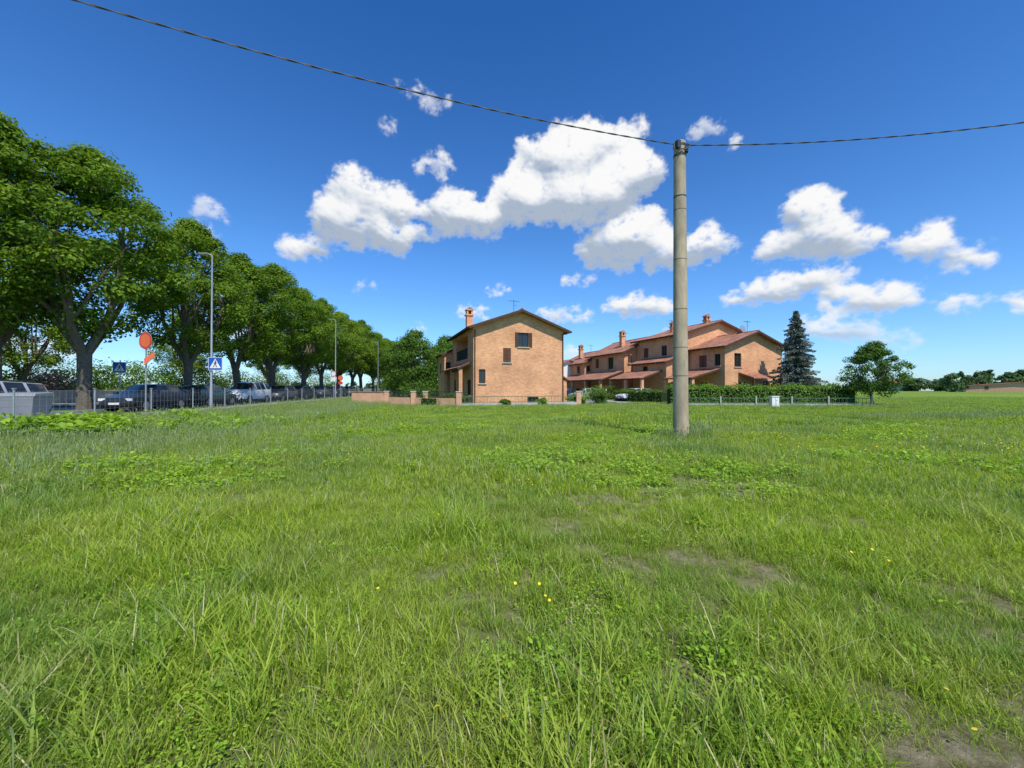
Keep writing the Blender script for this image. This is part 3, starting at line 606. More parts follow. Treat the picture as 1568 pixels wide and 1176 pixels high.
# ---------------- cars ----------------
def carpaint(name,c): return mat(name,c,.28,.04,2,spec=.6)
for k,c in (('p_dark',(.02,.03,.045)),('p_white',(.72,.73,.74)),('p_green',(.03,.07,.06)),('p_silver',(.42,.44,.46)),('p_grey',(.12,.13,.14)),('p_red',(.25,.03,.03))): M[k]=carpaint(k,c)
M['lamp_w']=mat('headlamp',(.8,.8,.78),.15,.02,2,spec=.8); M['lamp_r']=mat('tail_lamp',(.4,.02,.02),.2,.02,2)
def car(name,loc,rz,paint,H=1.5,LL=4.2,W=1.76,van=False):
    e=empty(name,loc,rz); k=H/1.5; hw=W/2; s=LL/4.3
    st=[(2.15,.36,.58,.60,.66,.6),(2.05,.24,.72,.76,.80,.7),(1.35,.2,.86,.93,.87,.72),(.98,.2,.92,.99,.88,.74),(.30,.2,.95,1.44,.88,.64),(.20,.2,.95,1.46,.88,.64),(-.42,.2,.96,1.5,.88,.64),(-.52,.2,.96,1.5,.88,.64),(-1.2,.2,.97,1.47,.88,.63),(-1.32,.2,.97,1.46,.88,.63)]
    if van: st+=[(-1.95,.2,.98,1.42,.87,.64),(-2.08,.22,.96,1.05,.86,.76),(-2.15,.36,.7,.72,.8,.74)]
    else: st+=[(-1.55,.2,.97,1.40,.88,.62),(-1.98,.22,.95,1.03,.85,.74),(-2.15,.36,.7,.72,.76,.7)]
    b=MB([paint,'glassd','black']); rings=[]
    for (x,zb,zl,zt,wb,wt) in st:
        x*=s; zl*=k; zt*=k; wb*=hw/.88; wt*=hw/.88
        pts=[(wb*.9,zb),(wb*.99,zb+.16),(wb,(zb+zl)/2+.1),(wb*.985,zl),(wt+ .0,zt-.03),(wt*.86,zt)]
        pts=[(x,y,z) for y,z in pts]+[(x,-y,z) for y,z in reversed(pts)]
        base=len(b.v); b.v+=pts; rings.append(base)
    n=12; nst=len(st); pillars={4,6,8}
    for i in range(nst-1):
        for j in range(n):
            j2=(j+1)%n; a,c=rings[i],rings[i+1]; m=0
            if j in (3,7) and 3<=i<=nst-4 and i not in pillars: m=1
            if j in (4,5,6) and (i==3 or i==nst-3): m=1
            if j==11: m=2
            if j in (0,10): m=2
            b.f.append((a+j,c+j,c+j2,a+j2)); b.m.append(m)
    b.f.append(tuple(rings[0]+j for j in range(n))); b.m.append(0); b.f.append(tuple(rings[-1]+j for j in range(n-1,-1,-1))); b.m.append(0)
    b.obj('body',e,smooth=True)
    wmb=MB([])
    for wx in (1.33*s,-1.3*s):
        for sy in (-1,1):
            wmb.tube([(wx,sy*(hw-.2),.32),(wx,sy*(hw-.005),.32)],.375,'black',20)
            wmb.tube([(wx,sy*(hw-.2),.31),(wx,sy*(hw+.015),.31)],.31,'black',20)
            wmb.tube([(wx,sy*(hw-.1),.31),(wx,sy*(hw+.022),.31)],.2,'metal',12)
            for q in range(5):
                an=q*1.2566; wmb.box((wx+math.cos(an)*.12,sy*(hw+.024),.31+math.sin(an)*.12),(.04,.01,.04),'black')
    wmb.obj('wheels',e)
    d=MB([])
    for sy in (-1,1):
        d.box((2.08*s,sy*.62*hw/.88,.66*k),(.12,.28,.13),'lamp_w',sy*-.3); d.box((-2.08*s,sy*.7*hw/.88,.78*k),(.12,.16,.3),'lamp_r')
        d.box((.85*s,sy*(hw+.08),.99*k),(.1,.2,.13),paint); d.box((.1*s,sy*(hw+.004),.82*k),(.16,.02,.03),'black'); d.box((-.8*s,sy*(hw+.004),.82*k),(.16,.02,.03),'black')
    d.box((2.15*s,0,.42),(.06,1.0,.16),'black'); d.box((2.13*s,0,.6*k),(.06,.7,.08),'dmetal'); d.box((2.19*s,0,.44),(.01,.5,.11),'white'); d.box((-2.17*s,0,.55),(.01,.5,.11),'white')
    if van: 
        for sy in (-1,1): d.tube([(.2*s,sy*.56,1.53*k),(-1.7*s,sy*.56,1.5*k)],.02,'dmetal',5)
    d.obj('lights_and_trim',e,bevel=.01)
    return e
az=math.pi/2+ROADANG
def pc(L,Y,*a,flip=True,**k):
    x,y=PL(L,Y); return car('parked_car',(x,y,E+.006),az+(math.pi if flip else 0)+random.uniform(-.02,.02),*a,**k)
pc(17.9,14.2,'p_silver',H=1.5,van=True); pc(17.9,22.3,'p_dark',H=1.46); pc(17.9,27.4,'p_green',H=1.46,flip=False); pc(17.9,32.3,'p_white',H=1.72,LL=4.4,W=1.84,van=True)
pc(17.9,38,'p_grey',H=1.5); pc(17.9,43.2,'p_dark',H=1.5,flip=False); pc(17.9,48.5,'p_grey'); pc(17.9,54,'p_dark',van=True); pc(17.9,60,'p_grey')
def cc(x,y,rz,*a,**k): return car('parked_car',(x,y,0),rz,*a,**k)
cc(14.3,46.5,R(200),'p_white',H=1.5,van=True); cc(9.6,52,R(190),'p_silver'); cc(11.5,55.5,R(170),'p_red'); cc(8.7,60,R(200),'p_dark')
r=MB([]); r.face([(5.5,41,.006),(14.5,41,.006),(12,75,.006),(3,75,.006)],'pave'); r.obj('driveway')

# ---------------- utility poles and cable ----------------
def pole(x,y,h):
    z0=float(hgt(x,y)); e=empty('concrete_utility_pole',(x,y,z0)); mb=MB([]); n=24; zs=np.linspace(-.1,h,40)
    mb.tube([(0,0,z) for z in zs],[.225-.055*z/h for z in zs],'conc',n); mb.obj('shaft',e,smooth=True)
    b=MB([])
    for z in (h-.12,h-.42): b.tube([(0,0,z-.03),(0,0,z+.03)],.182,'dmetal',20)
    b.box((-.12,-.14,h-.15),(.12,.16,.22),'dmetal',.3); b.box((.15,-.12,h-.28),(.1,.14,.16),'dmetal',-.3)
    b.tube([(-.2,-.1,h-.05),(-.24,-.2,h-.3),(-.14,-.22,h-.5),(-.04,-.2,h-.35)],.018,'cable',6)
    b.tube([(.2,-.05,h-.05),(.24,-.2,h-.2),(.1,-.22,h-.32),(-.1,-.2,h-.3)],.018,'cable',6)
    b.obj('cable_clamps',e)
    b=MB([])
    for z in (1.9,2.75,3.9,5.4,6.9): b.tube([(0,0,z),(0,0,z+.02)],.2275-.055*z/h,'bark',24)
    b.tube([(0,0,7.3),(0,0,7.33)],.187,'dmetal',24)
    b.obj('bands',e)
    return e
pole(5.08,12.0,8.98)
def zc(t,b,c,tend,zend):
    z=8.8+b*t+c*t*t
    if t>1.2:
        z12=8.8+b*1.2+c*1.44; k=(t-1.2)/(tend-1.2); z=z12+(zend-z12)*k
    return 1.55+(z-1.55)*1.026
for (dx,dy,b,c,te) in ((-12.77,-4.62,-1.16,.92,2.5),(8.77,-1.23,-.81,.67,3.0)):
    mb=MB([]); n=260; P=[Vector((5.08+dx*t,12+dy*t,zc(t,b,c,te,8.9)-.08)) for t in np.linspace(0,te,n)]
    d=Vector((dx,dy,0)).normalized(); s=Vector((-d.y,d.x,0)); up=Vector((0,0,1)); ln=0
    A=[[],[]]
    for i,q in enumerate(P):
        if i: ln+=(q-P[i-1]).length
        ph=ln*2*math.pi/.9
        for k in (0,1): A[k].append(q+(s*math.cos(ph+k*math.pi)+up*math.sin(ph+k*math.pi))*.011)
    for k in (0,1): mb.tube(A[k],.0115,'cable',5)
    mb.obj('overhead_cable'); pole(P[-1].x,P[-1].y,P[-1].z+.08-float(hgt(P[-1].x,P[-1].y)))

# ---------------- grass ----------------
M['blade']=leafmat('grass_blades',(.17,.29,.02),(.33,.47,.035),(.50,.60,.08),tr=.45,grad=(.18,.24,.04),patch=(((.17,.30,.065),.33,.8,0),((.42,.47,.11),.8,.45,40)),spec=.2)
M['dry']=leafmat('dry_stalks',(.30,.29,.11),(.46,.42,.2),(.58,.53,.31),tr=.3)
M['seed']=leafmat('seed_grass',(.20,.29,.09),(.30,.38,.15),(.40,.46,.24),tr=.35)
M['broad']=leafmat('broad_weeds',(.16,.30,.02),(.26,.43,.035),(.38,.54,.06),tr=.4,spec=.2)
M['yel']=mat('buttercup_petals',(.75,.58,.03),.5,.1,9)
def blades(n,spread,hmin,hmax,w,lean,seed,curl=.6,drymix=.07):
    rg=np.random.default_rng(seed)
    a=rg.random(n)*6.283; r=np.sqrt(rg.random(n))*spread; bx=np.cos(a)*r; by=np.sin(a)*r
    h=hmin+(hmax-hmin)*rg.random(n)**1.3; la=rg.random(n)*6.283; ld=lean*(.3+rg.random(n)); 
    dx=np.cos(la); dy=np.sin(la); fa=la+rg.normal(size=n)*.6+math.pi/2; wx=np.cos(fa); wy=np.sin(fa)
    V=np.zeros((n,7,3)); ts=[0,.38,.72,1]; ws=[.8,1,.7,0]; ww=w*(.6+.8*rg.random(n)); vi=0
    for t,wk in zip(ts,ws):
        off=ld*h*(t**(1.6)); zz=h*t*(1-curl*.45*ld*t); cx=bx+dx*off; cy=by+dy*off
        if t<1:
            for s in (-1,1):
                V[:,vi,0]=cx+s*wx*ww*wk/2; V[:,vi,1]=cy+s*wy*ww*wk/2; V[:,vi,2]=zz; vi+=1
        else: V[:,vi,0]=cx; V[:,vi,1]=cy; V[:,vi,2]=zz
    V[:,:2,2]-=.02
    F=[]; 
    for i in range(n):
        b=i*7; F+=[(b,b+1,b+3,b+2),(b+2,b+3,b+5,b+4),(b+4,b+5,b+6)]
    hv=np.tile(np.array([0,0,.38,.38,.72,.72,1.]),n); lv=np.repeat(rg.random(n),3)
    mi=np.repeat((rg.random(n)<drymix).astype(int),3)
    return V.reshape(-1,3),F,hv,lv,mi
gcol=bpy.data.collections.new('grass_tufts')
protos=[]
GM=['blade','dry','seed','broad','yel']
def proto(parts):
    v=[];f=[];hv=[];lv=[];mi=[]
    for (V,F,H,Lv,Mi) in parts:
        b=len(v); v+=V.tolist(); f+=[tuple(i+b for i in q) for q in F]; hv+=list(H); lv+=list(Lv); mi+=list(Mi)
    nm='tuft_%03d'%len(protos)
    me=bpy.data.meshes.new(nm); me.from_pydata(v,[],f)
    for m in GM: me.materials.append(M[m])
    me.polygons.foreach_set('material_index',[int(i) for i in mi])
    a=me.attributes.new('hv','FLOAT','POINT'); a.data.foreach_set('value',np.array(hv,dtype=np.float32))
    a=me.attributes.new('lv','FLOAT','FACE'); a.data.foreach_set('value',np.array(lv,dtype=np.float32))
    o=bpy.data.objects.new(nm,me); gcol.objects.link(o); protos.append(o)
    return len(protos)-1
def stalks(n,spread,h0,h1,seed,mi=2,th=.0035,head=.05):
    rg=np.random.default_rng(seed); V=[];F=[];H=[];LV=[];MI=[]
    for i in range(n):
        a=rg.random()*6.28; r=spread*rg.random()**.5; x,y=math.cos(a)*r,math.sin(a)*r; h=rg.uniform(h0,h1); lx,ly=rg.normal()*.12*h,rg.normal()*.12*h; fa=rg.random()*3.14; wx,wy=math.cos(fa),math.sin(fa)
        b=len(V)
        for (t,w) in ((0,th),(.8,th*.8),(.86,head*.14),(.93,head*.16),(1,.001)):
            for s in (-1,1): V.append((x+lx*t*t+s*wx*w,y+ly*t*t+s*wy*w,h*t)); H.append(1)
        l=rg.random()
        for q in range(4): F.append((b+q*2,b+q*2+1,b+q*2+3,b+q*2+2)); LV.append(l); MI.append(mi)
    return np.array(V),F,H,LV,MI
def broad(n,spread,ln,wd,z0,z1,seed,mi=0):
    rg=np.random.default_rng(seed); V=[];F=[];H=[];LV=[];MI=[]
    for i in range(n):
        a=rg.random()*6.28; r=spread*rg.random()**.6; x,y=math.cos(a)*r,math.sin(a)*r; z=rg.uniform(z0,z1); b=len(V)
        d=a+rg.normal()*.7; l=ln*rg.uniform(.6,1.3); w=wd*rg.uniform(.7,1.2); ux,uy=math.cos(d),math.sin(d); px,py=-uy,ux; tl=rg.uniform(-.2,.6); rl=rg.normal()*.35
        for (t,ww,zz) in ((0,.12,0),(.35,.9,.12),(.7,.8,.1)):
            for s in (-1,1): V.append((x+ux*l*t+px*w*.5*ww*s,y+uy*l*t+py*w*.5*ww*s,z+l*(tl*t+zz)+s*rl*w*.5*ww)); H.append(1)
        V.append((x+ux*l,y+uy*l,z+l*(tl*.9-.05))); H.append(1)
        F+=[(b,b+1,b+3,b+2),(b+2,b+3,b+5,b+4),(b+4,b+5,b+6)]; q=rg.random(); LV+=[q]*3; MI+=[mi]*3
    return np.array(V),F,H,LV,MI
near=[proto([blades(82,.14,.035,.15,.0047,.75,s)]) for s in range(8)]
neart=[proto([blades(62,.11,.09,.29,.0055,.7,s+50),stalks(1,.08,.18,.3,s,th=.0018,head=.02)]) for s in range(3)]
clov=[proto([broad(70,.16,.018,.016,.015,.07,s+90,3),blades(34,.15,.04,.12,.005,.6,s+60)]) for s in range(3)]
weed=[proto([broad(26,.11,.045,.02,.02,.10,s+120,3),blades(30,.15,.06,.16,.0055,.6,s+160)]) for s in range(2)]
mid=[proto([blades(130,.29,.05,.18,.009,.65,s+200,drymix=.06),stalks(2,.2,.16,.26,s+5,th=.002,head=.04)]) for s in range(7)]
far=[proto([blades(120,.6,.08,.2,.022,.5,s+300,drymix=.05),stalks(3,.4,.18,.3,s+9,th=.006,head=.09)]) for s in range(4)]
tall=[proto([blades(60,.3,.18,.5,.012,.4,s+400,drymix=.06),stalks(14,.28,.4,.72,s+19,th=.004,head=.08)]) for s in range(3)]
bigw=[proto([broad(34,.3,.24,.10,.05,.42,s+500,3),blades(30,.3,.15,.35,.012,.5,s+430)]) for s in range(2)]
midw=[proto([broad(40,.24,.09,.05,.03,.2,s+520,3),blades(30,.25,.08,.2,.009,.5,s+450)]) for s in range(2)]
def flower(n,seed):
    V=[];F=[];H=[];LV=[];MI=[]; rg=np.random.default_rng(seed)
    for i in range(n):
        x,y=rg.normal(size=2)*.18; z=rg.uniform(.13,.22); b=len(V)
        for s in (-1,1): V+=[(x+s*.0018,y,0),(x+s*.0018,y,z)]; 
        F.append((b,b+1,b+3,b+2)); MI.append(0); LV.append(.4); b=len(V); tx,ty=rg.normal(size=2)*.3; ty-=.3
        for q in range(6):
            a=q*1.047; r=.0115; V.append((x+math.cos(a)*r,y+math.sin(a)*r,z+.005+tx*math.cos(a)*r-ty*math.sin(a)*r))
        F.append(tuple(range(b,b+6))); MI.append(4); LV.append(.5)
    H=[1]*len(V); return np.array(V),F,H,LV,MI
flo=[proto([flower(n,s)]) for s,n in enumerate((1,2,5))]
def nz(x,y,f,s):
    return .5+.25*(np.sin(x*f+s*1.3+1.7*np.sin(y*f*.7+s))+np.sin(y*f*1.3+s*2.1+1.3*np.sin(x*f*.9+s*.7)))
PX=[];PR=[];PS=[];PI=[]
def add(x,y,fam,sc):
    n=len(x); zz=hgt(x,y)-.005; idx=rng.integers(fam[0],fam[-1]+1,n) if isinstance(fam,list) else fam
    PX.append(np.stack([x,y,zz],1)); PR.append(rng.random(n)*6.283); PS.append(sc); PI.append(idx)
def wedge(n,y0,y1,k=1.5,m=2.5):
    y=np.sqrt(rng.random(int(n))*(y1**2-y0**2)+y0**2); x=rng.uniform(-1,1,int(n))*(k*y+m); return x,y
def off_road(x,y): 
    L=-(x+SL*y); return L<13.4
def not_house(x,y):
    c,s=math.cos(TH),math.sin(TH); ok=np.ones(len(x),bool)
    for (ox,oy,u0,u1,v0,v1) in ((-3.4,35,-2,10,-.1,14),(22.6,43,-8,10,-.1,32)):
        dx=x-ox; dy=y-oy; u=dx*c+dy*s; v=-dx*s+dy*c; ok&=~((u>u0)&(u<u1)&(v>v0)&(v<v1))
    ok&=~((x>5)&(x<14.5)&(y>41)); return ok
def pick(fam,n): return rng.integers(fam[0],fam[-1]+1,n)
x,y=wedge(7000,.35,5.2,1.5,1.2); d=dry(x,y); g=nz(x,y,2.3,1); lf=np.clip(-x/4,0,1)
kp=rng.random(len(x))>d*1.0; x,y,d,g,lf=x[kp],y[kp],d[kp],g[kp],lf[kp]; n=len(x)
r_=rng.random(n); idx=pick(near,n); idx=np.where(r_>.95-.12*g-.25*lf,pick(neart,n),idx)
cz=nz(x,y,2.1,4); idx=np.where((r_<.10+.25*(cz>.6)),pick(clov,n),idx); idx=np.where((r_<.03)&(cz>.35),pick(weed,n),idx)
add(x,y,idx,(.55+.6*rng.random(n))*(.68+.65*g+.12*lf)*(1-.5*d))
x,y=wedge(10000,5.0,15,1.5,2.5); d=dry(x,y); g=nz(x,y,.9,2)
kp=(rng.random(len(x))>d*.9)&off_road(x,y); x,y,d,g=x[kp],y[kp],d[kp],g[kp]; n=len(x)
r_=rng.random(n); wz=nz(x,y,.8,9); idx=np.where(r_<.9,pick(mid,n),pick(neart,n))
idx=np.where((wz>.7)&(r_<.3),pick(midw,n),idx)
add(x,y,idx,(.6+.55*rng.random(n))*(.65+.7*g)*(1-.4*d))
x,y=wedge(15500,14.5,62,1.45,4); g=nz(x,y,.35,3); kp=off_road(x,y)&not_house(x,y); x,y,g=x[kp],y[kp],g[kp]
add(x,y,far,(.6+.5*rng.random(len(x)))*(.65+.6*g))
def fil(x,y): kp=off_road(x,y)&not_house(x,y); return x[kp],y[kp]
Ls=rng.uniform(7.0,13.0,2200); yy=rng.uniform(5,45,2200); x,y=fil(-Ls-SL*yy,yy); add(x,y,tall,.4+.35*rng.random(len(x)))
x=rng.normal(-10,3.0,700); y=rng.normal(10,2.4,700); kp=(y>5.5); x,y=fil(x[kp],y[kp]); add(x,y,tall,.3+.35*rng.random(len(x)))
x=5.08+rng.normal(0,.45,40); y=12.0+rng.normal(0,.35,40); add(x,y,tall,.35+.4*rng.random(40))
x=5.75+rng.normal(0,.16,16); y=12.3+rng.normal(0,.2,16); add(x,y,tall,.7+.3*rng.random(16))
x=rng.uniform(17,44,1300); y=19.5+(x-17)*.12+rng.normal(0,.7,1300); add(x,y,tall,.3+.3*rng.random(1300))
x=rng.uniform(-14,34,1100); y=31.5+rng.normal(0,.8,1100); x,y=fil(x,y); add(x,y,tall,.25+.3*rng.random(len(x)))
x=rng.uniform(-17.0,-11.5,170); y=11.8+rng.normal(0,.8,170); x,y=fil(x,y); add(x,y,bigw,.6+.5*rng.random(len(x)))
x=rng.uniform(-16.5,-9,120); y=14.5+rng.normal(0,1.5,120); x,y=fil(x,y); add(x,y,bigw,.5+.4*rng.random(len(x)))
for (cx,cy,sx_,sy_,n) in ((1.4,8.6,1.5,.8,90),(-4,9.0,1.2,.5,40),(4,7.5,1.2,.7,40),(-7,7.5,1.5,.6,40)):
    x=rng.normal(cx,sx_,n); y=rng.normal(cy,sy_,n); add(x,y,midw,.5+.4*rng.random(n))
x=rng.normal(10,2.4,110); y=rng.normal(10.3,1.5,110); add(x,y,flo,1.1+.4*rng.random(110))
x,y=wedge(150,1.6,18,1.4,1); x,y=fil(x,y); add(x,y,flo,.75+.4*rng.random(len(x)))
PX=np.concatenate(PX);PR=np.concatenate(PR);PS=np.concatenate(PS);PI=np.concatenate(PI)
print('grass instances',len(PX))
me=bpy.data.meshes.new('grass'); me.vertices.add(len(PX)); me.vertices.foreach_set('co',PX.astype(np.float32).ravel())
rot=np.zeros((len(PX),3),np.float32); rot[:,2]=PR; rot[:,0]=rng.normal(size=len(PX))*.06; rot[:,1]=rng.normal(size=len(PX))*.06
a=me.attributes.new('rot','FLOAT_VECTOR','POINT'); a.data.foreach_set('vector',rot.ravel())
a=me.attributes.new('scl','FLOAT','POINT'); a.data.foreach_set('value',PS.astype(np.float32))
a=me.attributes.new('pid','INT','POINT'); a.data.foreach_set('value',PI.astype(np.int32))
me.update(); go=bpy.data.objects.new('grass',me); scene.collection.objects.link(go)
ng=bpy.data.node_groups.new('grass_scatter','GeometryNodeTree')
ng.interface.new_socket('Geometry',in_out='INPUT',socket_type='NodeSocketGeometry'); ng.interface.new_socket('Geometry',in_out='OUTPUT',socket_type='NodeSocketGeometry')
gi=ng.nodes.new('NodeGroupInput'); gq=ng.nodes.new('NodeGroupOutput'); ip=ng.nodes.new('GeometryNodeInstanceOnPoints'); ci=ng.nodes.new('GeometryNodeCollectionInfo')
ci.inputs['Collection'].default_value=gcol; ci.inputs['Separate Children'].default_value=True; ci.inputs['Reset Children'].default_value=True
def na(n,t): q=ng.nodes.new('GeometryNodeInputNamedAttribute'); q.data_type=t; q.inputs['Name'].default_value=n; return q.outputs['Attribute']
lk=ng.links.new; lk(gi.outputs[0],ip.inputs['Points']); lk(ci.outputs[0],ip.inputs['Instance']); ip.inputs['Pick Instance'].default_value=True
lk(na('pid','INT'),ip.inputs['Instance Index']); lk(na('scl','FLOAT'),ip.inputs['Scale'])
er=ng.nodes.new('FunctionNodeEulerToRotation'); lk(na('rot','FLOAT_VECTOR'),er.inputs[0]); lk(er.outputs[0],ip.inputs['Rotation']); lk(ip.outputs[0],gq.inputs[0])
md=go.modifiers.new('scatter','NODES'); md.node_group=ng

# ---------------- clouds (glowing curved sheet far away, per-vertex density and painted sun shading) ----------------
SUN_EL=R(55); sdir=Vector((.36,-.85,0)).normalized(); sunaz=math.atan2(sdir.x,sdir.y)
clouds=[(-26.5,17.6,3.4,1.6),(-21.4,24.4,3.1,3.0),(-21.9,20.6,4.2,3.4),(-15.9,23.6,3.9,2.6),(-15.9,19.9,4.2,2.1),(-29.1,17.2,1.6,1.2),
(-8.4,23.2,4.0,3.3),(-4.1,22.5,5.6,2.4),(2.5,25.2,6.5,3.4),(8,25.5,6.5,3.6),(7.2,29.8,5.2,3.6),(11.5,31.0,5.3,3.0),(14.8,31.2,4.6,2.3),(16.5,27.0,4.4,3.2),(11.2,25,6.4,3.8),(1.8,31.0,1.8,1.3),(3,28.6,3,2),
(16.1,19.6,5.8,3.2),(13.5,17.8,4.2,2.0),(20.5,17.2,5.4,2.2),(9.9,15.1,2.7,.9),(25.9,17.7,3.0,2.4),(18.2,22,2.8,2.1),
(37.0,19.5,2.9,2.5),(35.3,16.1,3.9,2.0),(40.9,15,2.7,1.6),(37.9,16.5,3.5,2.5),(46.2,13.9,1.9,1.7),(48.8,12.3,2.0,1.4),
(-11,29,3.0,1.4),(-11.5,35.4,2.0,.9),(-15,36.1,2.0,.5),(-17.6,32.5,1.5,.5),(26.6,30.3,2.3,1.1),(29.2,27.8,1.3,.7),(-37.3,19.3,2.2,1.1),(-37.4,17,2.0,1.2),
(32.3,11.3,4.2,1.9),(37.7,12.2,3.4,1.9),(41.5,9.3,4.3,1.8),(38.5,6.5,4.4,1.6),(43.6,5.4,3.2,1.4),(17.8,10.8,4.3,1.8),(7.6,10,4.6,1.2),(-2.7,13.9,2.0,.7),(-19.7,13.1,2.0,.55),(-4.8,10.9,2.8,1.05),
(48.6,8.1,2.2,1.2),(51.5,7.8,1.4,1.1),(9,5,3.2,1.0),(-12,8.1,1.4,.6),(-50,3.5,4,2),(30,4.5,4,.9),(22,7,3,.8),(-35,6,4,1),(58,9,3,1.2),(-60,22,3,1.5)]
thin={29:.85,30:.5,31:.4,32:.5,33:.6,34:.7,35:.5,36:.45,44:.7,45:.7,40:.85,41:.85,43:.85}
step=.1; azs=np.arange(-66,66,step); els=np.arange(1.2,40,step); AZ,EL=np.meshgrid(azs,els)
lat=np.random.default_rng(99).random((256,256))
def vn(x,y):
    xi=np.floor(x).astype(int); yi=np.floor(y).astype(int); fx=x-xi; fy=y-yi; fx=fx**3*(fx*(fx*6-15)+10); fy=fy**3*(fy*(fy*6-15)+10)
    g=lambda a,b: lat[a&255,b&255]
    return (g(xi,yi)*(1-fx)+g(xi+1,yi)*fx)*(1-fy)+(g(xi,yi+1)*(1-fx)+g(xi+1,yi+1)*fx)*fy
def fbm(x,y,o=5,gain=.55):
    s=0;a=1;t=0
    for i in range(o): s=s+a*vn(x+17.3*i,y+9.1*i); t+=a; a*=gain; x,y=(x*.8-y*.6)*2.03,(x*.6+y*.8)*2.03
    return s/t
def blur(A,k):
    for ax in (0,1):
        for _ in range(2):
            c=np.cumsum(np.pad(A,[(k+1,k) if i==ax else (0,0) for i in (0,1)],mode='edge'),axis=ax)
            A=(np.take(c,range(2*k+1,c.shape[ax]),axis=ax)-np.take(c,range(0,c.shape[ax]-2*k-1),axis=ax))/(2*k+1)
    return A
W1=fbm(AZ*.45,EL*.45,6,.60)-.5; W2=fbm(AZ*.45+50,EL*.45+31,6,.60)-.5
AW=AZ+W1*4.2; EW=EL+W2*2.8
H=np.zeros_like(AZ); D=np.zeros_like(AZ); TH_=np.ones_like(AZ); TOP=np.zeros_like(AZ)
rc=np.random.default_rng(12)
def puff(px,py,r,z,th,rel):
    i0=max(0,int((px-r-2.2-azs[0])/step)); i1=min(len(azs),int((px+r+2.2-azs[0])/step)+1); j0=max(0,int((py-r-1.6-els[0])/step)); j1=min(len(els),int((py+r+1.6-els[0])/step)+1)
    if i1<=i0 or j1<=j0: return
    S=(slice(j0,j1),slice(i0,i1)); d2=((AW[S]-px)**2+((EW[S]-py)*1.08)**2)/(r*r); m=np.clip(1-d2,0,None)
    hh=np.where(m>0,z+r*np.sqrt(m),0); up=hh>H[S]; H[S]=np.where(up,hh,H[S]); TOP[S]=np.where(up,rel,TOP[S])
    nd=np.sqrt(m); TH_[S]=np.where((nd>0)&(nd>=D[S]),th,TH_[S]); D[S]=np.maximum(D[S],nd)
for li,(ca,ce,ra,re) in enumerate(clouds):
    th=thin.get(li,1.0); n=int(12+4.5*ra*re)
    for _ in range(n):
        a=rc.random()*6.28; q=rc.random()**.5; ex=math.cos(a)*q*ra*.9; ey=math.sin(a)*q*re*.85
        if ey<0: ey*=.75
        r=re*rc.uniform(.2,.52)*(1.15-.55*q); r=max(r,.22)
        puff(ca+ex,ce+ey,r,math.sqrt(1-q*q*.9)*re*rc.uniform(.4,.8),th,ey/re)
    for _ in range(int(n*.9)):
        a=rc.uniform(-.3,3.44); ex=math.cos(a)*ra*.95*rc.uniform(.75,1.08); ey=math.sin(a)*re*.9*rc.uniform(.7,1.12); r=max(.14,re*rc.uniform(.07,.2))
        puff(ca+ex,ce+ey,r,re*.25,th,ey/re)
n_hi=fbm(AZ*1.1,EL*1.5,6,.62); n_lo=fbm(AZ*.4,EL*.55,4)
rel=blur(TOP,9); soft=sst(-.5,.45,-rel)   # softer, thinner bases
Db=blur(D,4); A=sst(.05,.80+.0,Db*(1-.12*soft)+(n_hi-.5)*1.05+(n_lo-.5)*.6-.03)*sst(.01,.16,Db)*np.clip(blur(TH_,4),.3,1)
Hd=blur(H,3)+(n_hi-.5)*.7; Hm=blur(H,7)+(n_hi-.5)*.6; Hb=blur(H,16)
def lam(Hf,k):
    gy,gx=np.gradient(Hf,step); gx*=k; gy*=k; nn=np.sqrt(gx*gx+gy*gy+1); return np.clip((-gx*.22-gy*.74+.62)/nn,0,1)
lt=.17*lam(Hd,.6)+.35*lam(Hm,.9)+.48*lam(Hb,2.0); body=np.clip(blur(H,18)/1.8,0,1)  # sun shading worked out here and painted into the cloud colour
lt=lt+.36*rel-.24*body*(1-sst(-.15,.45,rel))+(n_lo-.5)*.35+.03
lt=blur(lt,1); B=sst(.06,.84,lt)
edge=1-sst(.2,.85,A); B=np.clip(B+.28*edge,0,1)  # thin rims painted brighter
A=A*(.4+.6*sst(1.5,8,EL))
c0=np.array([.42,.50,.62]); c1=np.array([.71,.765,.845]); c2=np.array([1.,1.,1.])
Bc=B[...,None]; COL=np.where(Bc<.45,c0+(c1-c0)*(Bc/.45),c1+(c2-c1)*((Bc-.45)/.55))  # lit tops and grey undersides painted as vertex colour
hz=(1-sst(2,16,EL))[...,None]*.35; COL=COL*(1-hz)+np.array([.80,.88,.97])*hz  # haze tint painted into clouds near the horizon
keep=A>.004
cell=keep[:-1,:-1]|keep[1:,:-1]|keep[:-1,1:]|keep[1:,1:]
jj,ii=np.nonzero(cell); used=np.zeros_like(keep); used[jj,ii]=used[jj+1,ii]=used[jj,ii+1]=used[jj+1,ii+1]=True
idm=-np.ones(AZ.shape,int); idm[used]=np.arange(used.sum())
RAD=2600.; az_=np.radians(AZ[used]); el_=np.radians(EL[used])
P=np.stack([RAD*np.sin(az_)*np.cos(el_),RAD*np.cos(az_)*np.cos(el_),RAD*np.sin(el_)],1)
Fq=np.stack([idm[jj,ii],idm[jj,ii+1],idm[jj+1,ii+1],idm[jj+1,ii]],1)
me=bpy.data.meshes.new('clouds'); me.from_pydata(P.tolist(),[],Fq.tolist())
ca_=me.attributes.new('dens','FLOAT','POINT'); ca_.data.foreach_set('value',A[used].astype(np.float32))
cc_=me.attributes.new('ccol','FLOAT_VECTOR','POINT'); cc_.data.foreach_set('vector',COL[used].astype(np.float32).ravel())
m,nt=newmat('cloud_painted_light'); L=nt.links  # emits the painted cloud light and shade
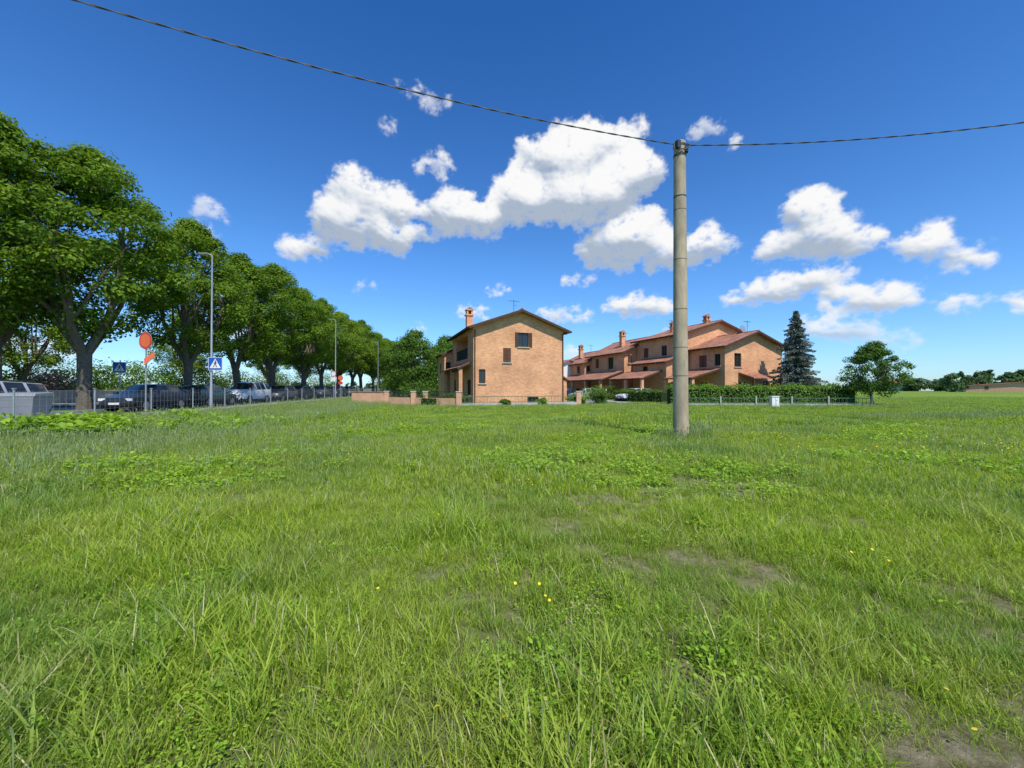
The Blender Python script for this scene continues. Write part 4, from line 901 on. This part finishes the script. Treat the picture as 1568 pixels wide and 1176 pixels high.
o_=N(nt,'ShaderNodeOutputMaterial'); em=N(nt,'ShaderNodeEmission'); tr=N(nt,'ShaderNodeBsdfTransparent'); mx=N(nt,'ShaderNodeMixShader')
a1=N(nt,'ShaderNodeAttribute',attribute_name='dens'); a2=N(nt,'ShaderNodeAttribute',attribute_name='ccol')
L.new(a1.outputs['Fac'],mx.inputs[0]); L.new(a2.outputs['Color'],em.inputs[0]); em.inputs[1].default_value=.96; L.new(tr.outputs[0],mx.inputs[1]); L.new(em.outputs[0],mx.inputs[2]); L.new(mx.outputs[0],o_.inputs[0])
try: m.cycles.emission_sampling='NONE'
except Exception as ex: print(ex)
me.materials.append(m); me.polygons.foreach_set('use_smooth',[True]*len(Fq)); co_=bpy.data.objects.new('clouds',me); scene.collection.objects.link(co_)
print('cloud faces',len(Fq))

# ---------------- sky ----------------
w=bpy.data.worlds.new('World'); scene.world=w; w.use_nodes=True; nt=w.node_tree; nt.nodes.clear(); L=nt.links
out=N(nt,'ShaderNodeOutputWorld'); bg=N(nt,'ShaderNodeBackground')
sky=N(nt,'ShaderNodeTexSky',sky_type='NISHITA'); sky.sun_disc=False; sky.sun_elevation=SUN_EL; sky.sun_rotation=sunaz; sky.air_density=1.0; sky.dust_density=.3; sky.ozone_density=3
tcs=N(nt,'ShaderNodeTexCoord'); sz=N(nt,'ShaderNodeSeparateXYZ'); L.new(tcs.outputs['Generated'],sz.inputs[0])
cr=N(nt,'ShaderNodeValToRGB'); e=cr.color_ramp.elements; e[0].position=0.0; e[0].color=(.66,.92,1.0,1); e[1].position=.72; e[1].color=(.20,.62,.90,1); k=e.new(.30); k.color=(.46,.84,1.0,1)
L.new(sz.outputs[2],cr.inputs[0])
tm=N(nt,'ShaderNodeVectorMath',operation='MULTIPLY'); L.new(cr.outputs[0],tm.inputs[1]); L.new(sky.outputs[0],tm.inputs[0])
t3=N(nt,'ShaderNodeVectorMath',operation='MULTIPLY'); t3.inputs[1].default_value=(.98,1.0,1.25); L.new(tm.outputs[0],t3.inputs[0])
L.new(t3.outputs[0],bg.inputs[0]); bg.inputs[1].default_value=.15; L.new(bg.outputs[0],out.inputs[0])

sl=bpy.data.lights.new('sun','SUN'); sl.energy=5.0; sl.angle=R(.5); sl.color=(1,.95,.86); so=bpy.data.objects.new('sun',sl); scene.collection.objects.link(so)
d=Vector((sdir.x*math.cos(SUN_EL),sdir.y*math.cos(SUN_EL),math.sin(SUN_EL))); so.rotation_euler=d.to_track_quat('Z','Y').to_euler(); so.location=(10,-20,40)
cam=bpy.data.cameras.new('camera'); co=bpy.data.objects.new('camera',cam); scene.collection.objects.link(co); co.location=(0,0,1.55); co.rotation_euler=(R(90.56),0,0); cam.lens=14.0; cam.sensor_width=36; cam.clip_start=.05; cam.clip_end=6000
scene.camera=co
scene.view_settings.view_transform='Standard'; scene.view_settings.look='None'; scene.view_settings.exposure=0
